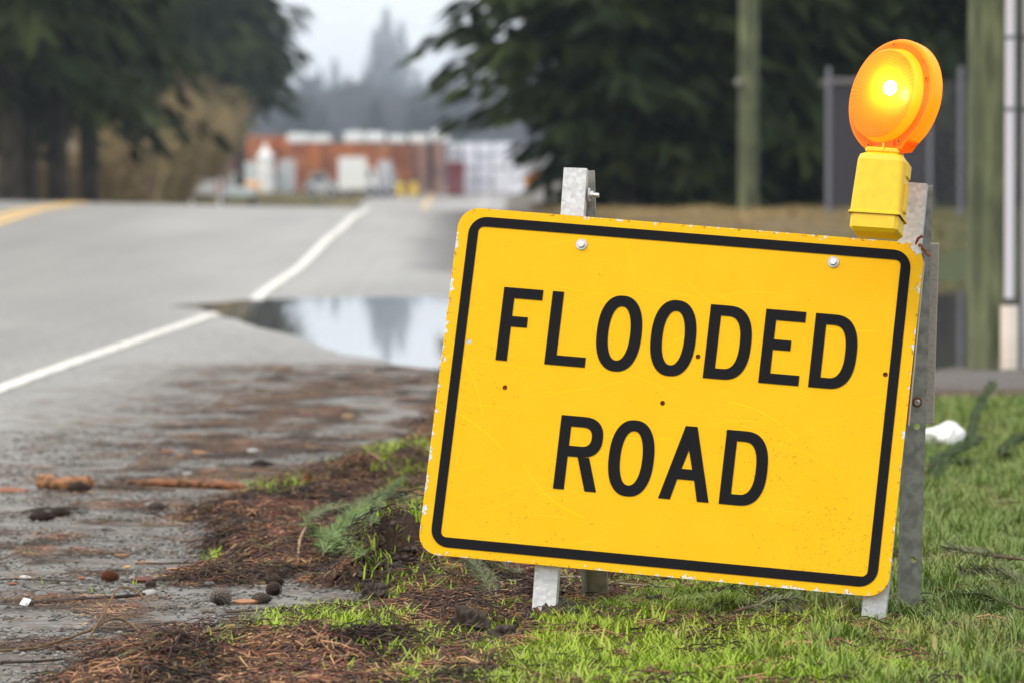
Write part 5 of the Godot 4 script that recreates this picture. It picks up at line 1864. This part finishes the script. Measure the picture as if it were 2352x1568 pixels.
func build_debris() -> void:
	# pine cones: pixel x, y, length in pixels, turn, kind, colour
	var tight := cone_mesh(1, 0.12)
	var loose := cone_mesh(2, 0.9)
	var long := cone_mesh(3, 0.05)
	var cone_mats := {}
	for q in [["dark", Color(0.085, 0.06, 0.05)], ["grey", Color(0.16, 0.135, 0.115)], ["red", Color(0.20, 0.075, 0.035)]]:
		var m := vmat(0.75, 0.3)
		m.albedo_color = (q[1] as Color).linear_to_srgb()
		cone_mats[q[0]] = m
	var cones := [
		[630, 1345, 44, 0.3, tight, "dark", 0.85, "dark round pine cone, the hindmost of three together by the chip"],
		[628, 1366, 48, 1.9, tight, "dark", 0.95, "dark round pine cone, the middle one of three together"],
		[600, 1385, 48, 0.2, tight, "grey", 0.8, "greyish oval pine cone beside the flat wood chip"],
		[507, 1388, 54, 1.2, loose, "grey", 1.0, "open grey pine cone with raised scales below the litter pile"],
		[252, 1335, 44, 0.1, loose, "red", 0.9, "red brown open pine cone on the wet asphalt"],
		[571, 1308, 62, -0.9, long, "grey", 0.5, "long grey cone lying aslant on the litter pile"],
		[96, 1196, 62, 0.1, long, "dark", 0.6, "long dark cone lying on the asphalt before another one"],
		[137, 1186, 52, -0.2, long, "dark", 0.6, "dark cone lying behind the long one on the asphalt"],
		[180, 1131, 54, 0.0, tight, "dark", 0.7, "dark purple cone lying against the short orange log"],
		[415, 1330, 34, 0.5, loose, "red", 0.9, "small red brown open cone at the edge of the litter pile"],
		[700, 1332, 56, 0.1, tight, "grey", 0.5, "flat grey cone half sunk in litter before the earth mound"],
		[345, 1350, 30, 0.7, loose, "dark", 0.9, "small dark open cone beside the grey stone"],
		[600, 1072, 50, 0.0, long, "dark", 0.5, "dark cone on the needle covered shoulder behind the stripped branch"],
		[360, 1172, 44, 0.1, tight, "grey", 0.7, "grey cone on the asphalt before the stripped branch"],
		[1245, 1306, 30, 0.4, tight, "grey", 0.7, "grey cone under the sign's lower edge"]]
	for a in cones:
		var p := surf(a[0], a[1])
		var l: float = a[2] * px_size(p)
		single("pine_cone", a[4], cone_mats[a[5]], a[7], "pine cone", Transform3D(Basis(Vector3.UP, a[3]) * Basis(Vector3.RIGHT, a[0]).scaled(Vector3(l, l * a[6] * 1.25, l * a[6] * 1.25)), p + Vector3(0, l * a[6] * 0.27, 0)), "fallen pine cones")
	# short log and stripped branch
	log_piece("short_log", "short orange barkless log lying on the asphalt", [[90, 1122], [150, 1126], [208, 1122]], 0.0185, 0.0165, Color(0.36, 0.175, 0.08))
	log_piece("stripped_branch", "long orange stripped branch with a splintered end on the asphalt", [[296, 1116], [400, 1118], [480, 1121], [560, 1126]], 0.0115, 0.0105, Color(0.27, 0.115, 0.05))
	log_piece("bark_slab", "dark flat bark strip lying under the stripped branch", [[225, 1120], [330, 1126], [400, 1130]], 0.006, 0.004, Color(0.10, 0.05, 0.03))
	log_piece("broken_stub", "upright broken orange wood stub beside the litter heap", [[700, 1122], [705, 1110], [712, 1094]], 0.013, 0.010, Color(0.20, 0.085, 0.03))
	log_piece("bark_slab", "dark bark strip lying at the litter tongue by the grey stone", [[60, 1392], [170, 1384], [330, 1372]], 0.007, 0.006, Color(0.055, 0.035, 0.027))
	log_piece("bark_slab", "dark bark strip under the arched twigs at the litter's near edge", [[130, 1496], [230, 1482], [345, 1464]], 0.006, 0.004, Color(0.035, 0.024, 0.02))
	log_piece("bark_slab", "dark bark strip lying behind the bright sprouts", [[560, 1460], [650, 1448], [780, 1432]], 0.007, 0.005, Color(0.04, 0.028, 0.022))
	log_piece("rotten_wood", "split red brown rotten wood piece at the end of the pale stick", [[835, 1424], [870, 1418], [905, 1420]], 0.014, 0.012, Color(0.13, 0.045, 0.022))
	# twigs
	var tw := [
		[[[915, 1420], [960, 1428, 2], [1040, 1424, 2], [1120, 1416, 3]], 0.0065, 0.005, Color(0.30, 0.27, 0.21), "pale bare stick leading from the rotten wood towards the sign leg"],
		[[[722, 1395], [780, 1394, 3], [840, 1392, 2]], 0.0055, 0.005, Color(0.14, 0.115, 0.08), "stout short brown stick on the asphalt before the earth mound"],
		[[[1000, 1330], [1080, 1332, 10], [1145, 1350, 12], [1210, 1362, 4]], 0.0028, 0.002, Color(0.27, 0.22, 0.16), "thin pale twig arching below the sign's corner"],
		[[[1060, 1385], [1140, 1360, 16], [1220, 1350, 14], [1330, 1352, 22], [1440, 1362, 16], [1560, 1360, 6]], 0.003, 0.002, Color(0.30, 0.26, 0.20), "long thin pale twig running behind the legs under the sign"],
		[[[1140, 1386, 0], [1138, 1384, 34], [1130, 1382, 44]], 0.0032, 0.002, Color(0.32, 0.27, 0.22), "short upright pale twig beside the front leg"],
		[[[900, 1372], [1000, 1378, 3], [1100, 1390, 3]], 0.0028, 0.002, Color(0.17, 0.14, 0.10), "thin brown twig lying before the earth mound"],
		[[[860, 1408], [960, 1402, 3], [1180, 1404, 2]], 0.0042, 0.003, Color(0.17, 0.13, 0.09), "brown twig lying behind the pale stick"],
		[[[0, 1500], [90, 1494, 4], [200, 1470, 16], [260, 1452, 26], [310, 1462, 16], [345, 1500, 3]], 0.0035, 0.0025, Color(0.13, 0.09, 0.05), "long arched brown twig at the litter's near edge"],
		[[[200, 1480, 6], [240, 1450, 40], [270, 1424, 66], [310, 1420, 60], [337, 1432, 46]], 0.0028, 0.0018, Color(0.15, 0.095, 0.05), "tall arched brown twig springing from the litter over the asphalt"],
		[[[0, 1335], [60, 1336, 2], [170, 1341, 1]], 0.0025, 0.0018, Color(0.06, 0.045, 0.04), "thin straight dark twig lying on the wet asphalt"],
		[[[0, 1526], [60, 1527, 2], [150, 1522, 3]], 0.0035, 0.0025, Color(0.05, 0.04, 0.035), "dark twig crossing the bare asphalt at the litter's near corner"],
		[[[395, 1345], [430, 1330, 6], [490, 1322, 3]], 0.004, 0.003, Color(0.16, 0.12, 0.08), "curved brown twig at the foot of the litter pile"],
		[[[310, 1298], [420, 1300, 3], [560, 1292, 4], [620, 1290, 2]], 0.003, 0.002, Color(0.08, 0.06, 0.045), "long dark twig lying across the back of the litter pile"],
		[[[465, 1410], [540, 1412, 3], [640, 1404, 2], [720, 1396, 3]], 0.0035, 0.0025, Color(0.10, 0.075, 0.055), "dark mossy twig on the asphalt below the pine cones"],
		[[[683, 1300, 2], [690, 1268, 30], [712, 1250, 42], [735, 1246, 38]], 0.0042, 0.003, Color(0.30, 0.20, 0.13), "curved pale brown twig arching up by the green sprig"],
		[[[330, 1440], [400, 1437, 2], [460, 1440, 1]], 0.003, 0.002, Color(0.06, 0.045, 0.04), "dark straight twig behind the arched ones"],
		[[[1580, 1446], [1700, 1428, 8], [1800, 1420, 6]], 0.003, 0.002, Color(0.16, 0.11, 0.07), "brown twig lying in the grass between the front legs"],
		[[[1860, 1460, 4], [1930, 1440, 14], [2010, 1446, 8]], 0.003, 0.002, Color(0.20, 0.15, 0.10), "thin tan twig in the grass before the front leg"],
		[[[2160, 1290, 10], [2240, 1280, 18], [2352, 1300, 10]], 0.003, 0.002, Color(0.20, 0.14, 0.10), "thin tan twig in the lawn beyond the rear leg"],
		[[[2200, 1330, 8], [2280, 1312, 14], [2360, 1310, 10]], 0.0035, 0.003, Color(0.17, 0.12, 0.09), "brown twig in the lawn crossing the needled branch"],
		[[[640, 1025], [700, 1022, 2], [790, 1030, 1]], 0.005, 0.004, Color(0.08, 0.06, 0.055), "dark stick lying on the needle covered shoulder"],
		[[[500, 1070], [600, 1080, 3], [690, 1084, 1]], 0.004, 0.003, Color(0.10, 0.08, 0.06), "brown stick lying near the broken stub"],
		[[[50, 1180], [100, 1174, 3], [180, 1172, 1]], 0.005, 0.004, Color(0.07, 0.06, 0.05), "dark stick lying behind the pair of long cones"],
		[[[880, 1130, 4], [940, 1116, 8], [985, 1112, 4]], 0.005, 0.004, Color(0.20, 0.16, 0.11), "tan stick lying beside the grass tuft at the sign's edge"]]
	for a in tw:
		stick("twig", a[4], "fallen twigs", a[0], a[1] * 0.75, a[2] * 0.75, a[3])
	# stones
	var stones := [[343, 1368, 38, 18, 0.30, "angular pale grey stone in the litter tongue"], [92, 1373, 30, 20, 0.13, "grey stone behind the white chip"], [222, 1411, 20, 13, 0.05, "small blackish stone on the asphalt before the litter tongue"], [505, 1414, 26, 15, 0.10, "grey stone beside the open grey cone"], [530, 1427, 34, 10, 0.42, "flat white stone on the mossy twig"], [264, 1311, 26, 10, 0.07, "dark blue grey stone near the yellow pebble"], [292, 1305, 20, 9, 0.40, "yellow pebble on the asphalt"], [58, 1328, 32, 9, 0.55, "flat white pebble by the thin dark twig"], [196, 1320, 22, 8, 0.12, "blue grey pebble above the orange chip"], [120, 1425, 22, 9, 0.09, "grey pebble on the gritty asphalt before the litter tongue"], [36, 1446, 26, 8, 0.14, "flat blue grey pebble by the brown streak"], [16, 1422, 20, 10, 0.06, "dark pebble at the asphalt before the white chip"], [395, 1445, 24, 16, 0.20, "tan pebble among dark twigs at the litter edge"], [190, 1560, 22, 16, 0.28, "pale pebble in the near litter"], [135, 1274, 30, 9, 0.12, "dark blue flat stone on open asphalt"], [735, 1118, 30, 16, 0.30, "pale stone beside the broken stub"], [580, 1040, 34, 14, 0.28, "pale stone on the needle covered shoulder"], [430, 1092, 30, 12, 0.20, "grey stone near the stripped branch"], [245, 1218, 24, 9, 0.08, "dark stone on the bare asphalt behind the litter pile"], [345, 1164, 36, 16, 0.12, "grey rounded stone in the thin litter"], [870, 850, 30, 12, 0.05, "dark stone at the flood water's near shore"], [950, 872, 36, 12, 0.10, "brown stone at the flood water's near shore"], [800, 960, 30, 12, 0.30, "tan stone on the brown shoulder"], [1210, 1402, 20, 12, 0.03, "dark clod beside the front leg"], [385, 1470, 14, 9, 0.05, "tiny dark stone by the bark strip"], [480, 1346, 26, 15, 0.10, "dark stone in the middle of the litter pile"], [60, 1310, 18, 7, 0.10, "small grey stone on open asphalt behind the thin twig"]]
	var sm := [0, 1, 2].map(func(k): 
		var b := MB.new()
		b.blob(Transform3D(Basis(), Vector3(k * 0.37, 0, 0)), fine, 0.55, 16.0, 9, 13)
		for j in b.v.size():
			b.v[j].x -= k * 0.37
		return b.mesh())
	var k := 0
	for a in stones:
		var p := surf(a[0], a[1])
		var s := px_size(p)
		var g: float = a[4]
		var col := Color(g, g * 0.98, g * 0.95)
		if "yellow" in a[5] or "tan" in a[5]:
			col = Color(g, g * 0.62, g * 0.25)
		elif "blue" in a[5]:
			col = Color(g * 0.9, g, g * 1.05)
		elif "brown" in a[5]:
			col = Color(g, g * 0.6, g * 0.5)
		single("stone", sm[k % 3], mat(col.linear_to_srgb(), 0.55), a[5], "stone", Transform3D(Basis(Vector3.UP, k * 1.3).scaled(Vector3(a[2] * 0.5 * s, a[3] * 0.55 * s, a[2] * 0.45 * s)), p + Vector3(0, a[3] * 0.22 * s, 0)), "stones on the shoulder")
		k += 1
	# wood and bark chips
	var chips := [[560, 1387, 66, 14, Color(0.55, 0.26, 0.12), "flat orange wood chip beside the grey oval cone"], [188, 1331, 26, 6, Color(0.42, 0.14, 0.05), "small orange bark chip under the blue grey pebble"], [30, 1344, 26, 5, Color(0.36, 0.12, 0.05), "small orange bark chip by the thin dark twig"], [330, 1338, 70, 18, Color(0.17, 0.045, 0.03), "ragged dark red bark piece behind the grey stone"], [440, 1118, 60, 8, Color(0.45, 0.15, 0.06), "orange bark chip behind the stripped branch"], [455, 1044, 46, 12, Color(0.50, 0.26, 0.11), "pale wood chip on the needle covered shoulder"], [380, 1040, 50, 7, Color(0.40, 0.16, 0.07), "orange bark sliver on the needle covered shoulder"], [570, 1478, 18, 10, Color(0.55, 0.30, 0.05), "small yellow leaf scrap by the grey clods"], [1150, 1415, 22, 5, Color(0.45, 0.18, 0.08), "small orange chip beside the pale stick"], [480, 1085, 40, 10, Color(0.30, 0.12, 0.07), "brown bark chip behind the stripped branch's splintered end"], [700, 1236, 60, 14, Color(0.25, 0.12, 0.09), "pinkish bark flake behind the curved pale twig"], [410, 1050, 26, 12, Color(0.5, 0.25, 0.16), "pink wood crumb on the needle covered shoulder"], [280, 1280, 50, 10, Color(0.26, 0.12, 0.05), "brown bark flake at the thin end of the litter"], [700, 955, 60, 10, Color(0.16, 0.05, 0.035), "dark red bark piece on the brown shoulder"], [20, 1130, 90, 10, Color(0.36, 0.13, 0.06), "orange bark strip beside the short log"]]
	for a in chips:
		var p := surf(a[0], a[1])
		var s := px_size(p)
		var b := MB.new()
		b.col = (a[4] as Color) * 0.6
		var l: float = a[2] * s * 0.85
		var n := 7
		var outl := PackedVector2Array()
		for q in n:
			var an := TAU * q / n
			outl.append(Vector2(cos(an) * l * 0.5 * (1.0 + 0.25 * sin(q * 5.3 + a[0])), sin(an) * l * 0.22 * (1.0 + 0.3 * cos(q * 3.1 + a[1]))))
		b.extrude(outl, 0.0, a[3] * s * 0.35, Transform3D(Basis(Vector3.UP, sin(a[0] * 1.7) * 0.3) * Basis(Vector3.RIGHT, -PI / 2 + 0.28), Vector3(0, 0.003, 0)))
		single("bark_chip", b.mesh(), M.litter, a[5], "bark chip", Transform3D(Basis(), p), "bark and wood chips")
	# white chip, folded grey leaf, white bag
	var p := surf(56, 1394)
	var b := MB.new()
	b.extrude(PackedVector2Array([Vector2(-0.010, -0.003), Vector2(0.004, -0.008), Vector2(0.011, 0.006), Vector2(-0.002, 0.010)]), -0.0006, 0.0006, Transform3D(Basis(Vector3.RIGHT, -0.5), Vector3(0, 0.008, 0)))
	single("paper_scrap", b.mesh(), mat(srgb(0.85, 0.86, 0.86), 0.6), "small folded white scrap lying before the grey stone", "scrap", Transform3D(Basis(), p))
	p = surf(274, 1492)
	b = MB.new()
	b.quad(Vector3(-0.009, 0.0, 0), Vector3(0.002, 0.004, 0.003), Vector3(0.013, 0.020, 0), Vector3(-0.004, 0.012, -0.002), Vector3(0.2, 0.3, 1).normalized())
	b.tri(Vector3(-0.009, 0.0, 0), Vector3(-0.004, 0.012, -0.002), Vector3(-0.012, 0.006, -0.004), Vector3(-0.2, 0.3, 1).normalized())
	single("fallen_leaf", b.mesh(), mat(srgb(0.30, 0.22, 0.21), 0.6), "small curled grey purple leaf standing in the near litter", "leaf", Transform3D(Basis(), p))
	p = surf(2165, 1032)
	b = MB.new()
	b.blob(Transform3D(Basis().scaled(Vector3(0.062, 0.044, 0.05)), Vector3.ZERO), fine, 0.5, 22.0, 22, 32)
	b.blob(Transform3D(Basis().scaled(Vector3(0.035, 0.02, 0.03)), Vector3(-0.045, -0.014, 0.01)), fine, 0.6, 26.0, 14, 20)
	single("plastic_bag", b.mesh(), mat(srgb(0.82, 0.82, 0.84), 0.45), "crumpled white bag lying in the lawn beyond the sign's rear leg", "bag", Transform3D(Basis(), p + Vector3(0, 0.026, 0)))
	# clods dug up by the feet
	for a in [[1268, 1418, 46, 26, "dark earth clod heaped against the front leg"], [1222, 1416, 30, 18, "small dark clod on the other side of the front leg"], [1082, 1452, 56, 50, "peaked dark clod of torn turf before the sign"], [1150, 1466, 50, 24, "low dark clod beside the peaked torn turf"], [1445, 1494, 44, 14, "flat dark clod lying in the bright grass"], [790, 1396, 34, 16, "dark clod at the toe of the earth mound"], [862, 1376, 40, 30, "dark overhanging lump on the earth mound's road side"]]:
		p = surf(a[0], a[1])
		var s := px_size(p)
		b = MB.new()
		b.col = Color(0.04, 0.028, 0.021)
		b.blob(Transform3D(Basis().scaled(Vector3(a[2] * 0.75 * s, a[3] * 1.05 * s, a[2] * 0.65 * s)), Vector3(a[0] * 0.01, 0, 0)), fine, 0.9, 30.0, 30, 40)
		for j in b.v.size():
			b.v[j].x -= a[0] * 0.01
		single("earth_clod", b.mesh(), M.litter, a[4], "earth", Transform3D(Basis(), p), "dark clods of earth")
	# sprigs of pine and fir
	var g1 := Color(0.19, 0.27, 0.10)
	var g2 := Color(0.11, 0.15, 0.05)
	var g3 := Color(0.17, 0.19, 0.10)
	var g4 := Color(0.055, 0.085, 0.03)
	sprig("blue green pine sprig fanning out beside the curved pale twig", "", [[770, 1282, 4], [735, 1262, 20], [705, 1255, 34]], 0.034, 0.0012, g1, 16.0)
	sprig("blue green pine sprig with a drooping tip at the earth mound", "", [[740, 1300, 2], [760, 1278, 26], [800, 1262, 50], [845, 1240, 56]], 0.036, 0.0012, g1, 16.0)
	sprig("pine sprig fanned over the asphalt edge before the mound", "", [[840, 1300, 4], [800, 1288, 16], [775, 1284, 16]], 0.034, 0.0012, g1, 18.0)
	sprig("upright feathery pine sprig pointing up behind the earth mound", "", [[850, 1240, 10], [880, 1200, 44], [925, 1180, 66]], 0.020, 0.0011, g2, 16.0, 0.7)
	sprig("pine sprig lying behind the mound against the grass tuft", "", [[800, 1200, 6], [860, 1180, 22], [930, 1176, 24]], 0.028, 0.0012, g3, 14.0)
	sprig("faded pine sprig lying on the red litter heap", "", [[700, 1220, 4], [750, 1200, 16], [800, 1190, 14]], 0.026, 0.0012, g3, 13.0)
	sprig("grey green pine needles fanned under the sign's lower edge", "", [[1130, 1390, 2], [1110, 1360, 22], [1085, 1345, 34]], 0.030, 0.0011, g3, 14.0)
	sprig("pine sprig lying between the mound and the front leg", "", [[1200, 1345, 8], [1150, 1338, 18], [1110, 1340, 16]], 0.032, 0.0011, g3, 13.0)
	sprig("dark flat fir frond lying on the asphalt behind bright sprouts", "", [[430, 1492, 4], [520, 1470, 8], [600, 1452, 12]], 0.018, 0.0014, g3, 12.0, 1.2)
	sprig("fir frond behind the rear leg under the sign", "", [[1380, 1330, 10], [1450, 1335, 24], [1540, 1340, 20]], 0.020, 0.0013, g2, 14.0)
	sprig("dark fir frond in the shade under the sign's middle", "", [[1520, 1368, 6], [1620, 1362, 18], [1740, 1372, 14]], 0.020, 0.0014, g2, 14.0)
	sprig("fir frond in the lawn before the sign's shaded grass", "", [[1690, 1446, 6], [1770, 1434, 18], [1830, 1424, 16]], 0.018, 0.0013, g3, 12.0)
	sprig("upright dark fir shoot rising beyond the white bag", "", [[2225, 1040, 0], [2250, 1000, 50], [2282, 985, 85]], 0.024, 0.0022, g4, 15.0, 0.8)
	sprig("dark fir branch lying in the lawn below the upright shoot", "", [[2130, 1105, 10], [2190, 1085, 28], [2250, 1060, 30]], 0.024, 0.0022, g4, 15.0)
	sprig("dark fir branch lying next to the rear leg in the lawn", "", [[2140, 1130, 4], [2170, 1105, 20], [2235, 1100, 16]], 0.024, 0.0022, g4, 15.0)
	sprig("dark fir tip lying at the lawn beyond the branches", "", [[2300, 1075, 8], [2330, 1050, 20], [2375, 1045, 24]], 0.024, 0.0022, g4, 15.0)
	sprig("needled fir branch sprawling in the lawn beyond the rear leg", "", [[2370, 1400, 10], [2300, 1370, 26], [2210, 1365, 22]], 0.024, 0.0013, g3, 14.0)
	sprig("long needled fir branch crossing the tan twig in the lawn", "", [[2365, 1330, 12], [2270, 1330, 24], [2170, 1310, 22]], 0.020, 0.0013, g3, 13.0)
	sprig("dark green fir sprig low in the lawn beside the rear leg's foot", "", [[2350, 1440, 6], [2260, 1420, 20], [2180, 1415, 14]], 0.020, 0.0014, g2, 14.0)

func log_piece(called: String, label: String, pts: Array, r0: float, r1: float, col: Color) -> void:
	var w := []
	for q in pts:
		var p := surf(q[0], q[1])
		w.append(p + Vector3(0, r0 * (0.8 if called != "broken_stub" else 0.2), 0))
	if called == "broken_stub":
		for k in w.size():
			w[k] = w[0] + Vector3(0.004 * k, 0.016 * k, 0.0)
	var b := MB.new()
	var n := 26
	var ps := []
	var rs := []
	for k in n:
		var t := float(k) / (n - 1) * (w.size() - 1)
		var j := mini(int(t), w.size() - 2)
		var p: Vector3 = (w[j] as Vector3).lerp(w[j + 1], t - j) - (w[0] as Vector3)
		var wob := fine.get_noise_1d(k * 12.0 + r0 * 9000.0)
		ps.append(p + Vector3(0, wob * r0 * 0.3, 0))
		var rr := lerpf(r0, r1, float(k) / (n - 1)) * (1.0 + 0.22 * wob)
		if k == 0 or k == n - 1:
			rr *= 0.62
		rs.append(rr)
	b.col = col
	b.tube(ps, rs, 12)
	for k in b.v.size():
		var s := 0.8 + 0.5 * fine.get_noise_3d(b.v[k].x * 900.0, b.v[k].y * 900.0, b.v[k].z * 900.0)
		if noise.get_noise_3d(b.v[k].x * 1600.0, b.v[k].y * 2200.0, b.v[k].z * 2200.0) > 0.14:
			s *= 0.3
		b.c[k] = Color(col.r * s, col.g * s * 0.96, col.b * s * 0.9)
		b.v[k] += b.n[k] * r0 * 0.12 * fine.get_noise_3d(b.v[k].x * 500.0, b.v[k].y * 2500.0, b.v[k].z * 2500.0)
	if called == "bark_slab":   # flattened
		for k in b.v.size():
			b.v[k].y = b.v[k].y * 1.0 - b.n[k].y * r0 * 0.35
	var o := thing(called, label, "wood", Transform3D(Basis(), w[0]), "pieces of broken wood and bark")
	part("wood", b.mesh(), M.litter, o)
	# splinters at the broken ends
	b = MB.new()
	for k in 9:
		var e := 0 if k % 2 == 0 else n - 1
		var dir: Vector3 = ((ps[e] - ps[1 if e == 0 else n - 2]) as Vector3).normalized()
		var off := Vector3(0, sin(k * 2.1), cos(k * 2.1)) * r1 * 0.45
		b.col = col * (1.1 if k % 3 else 0.6)
		b.tube([ps[e] + off - dir * 0.004, ps[e] + off * 1.1 + dir * r0 * (0.3 + 0.1 * (k % 4))], [r1 * 0.3, r1 * 0.06], 4)
	part("splinters", b.mesh(), M.litter, o)
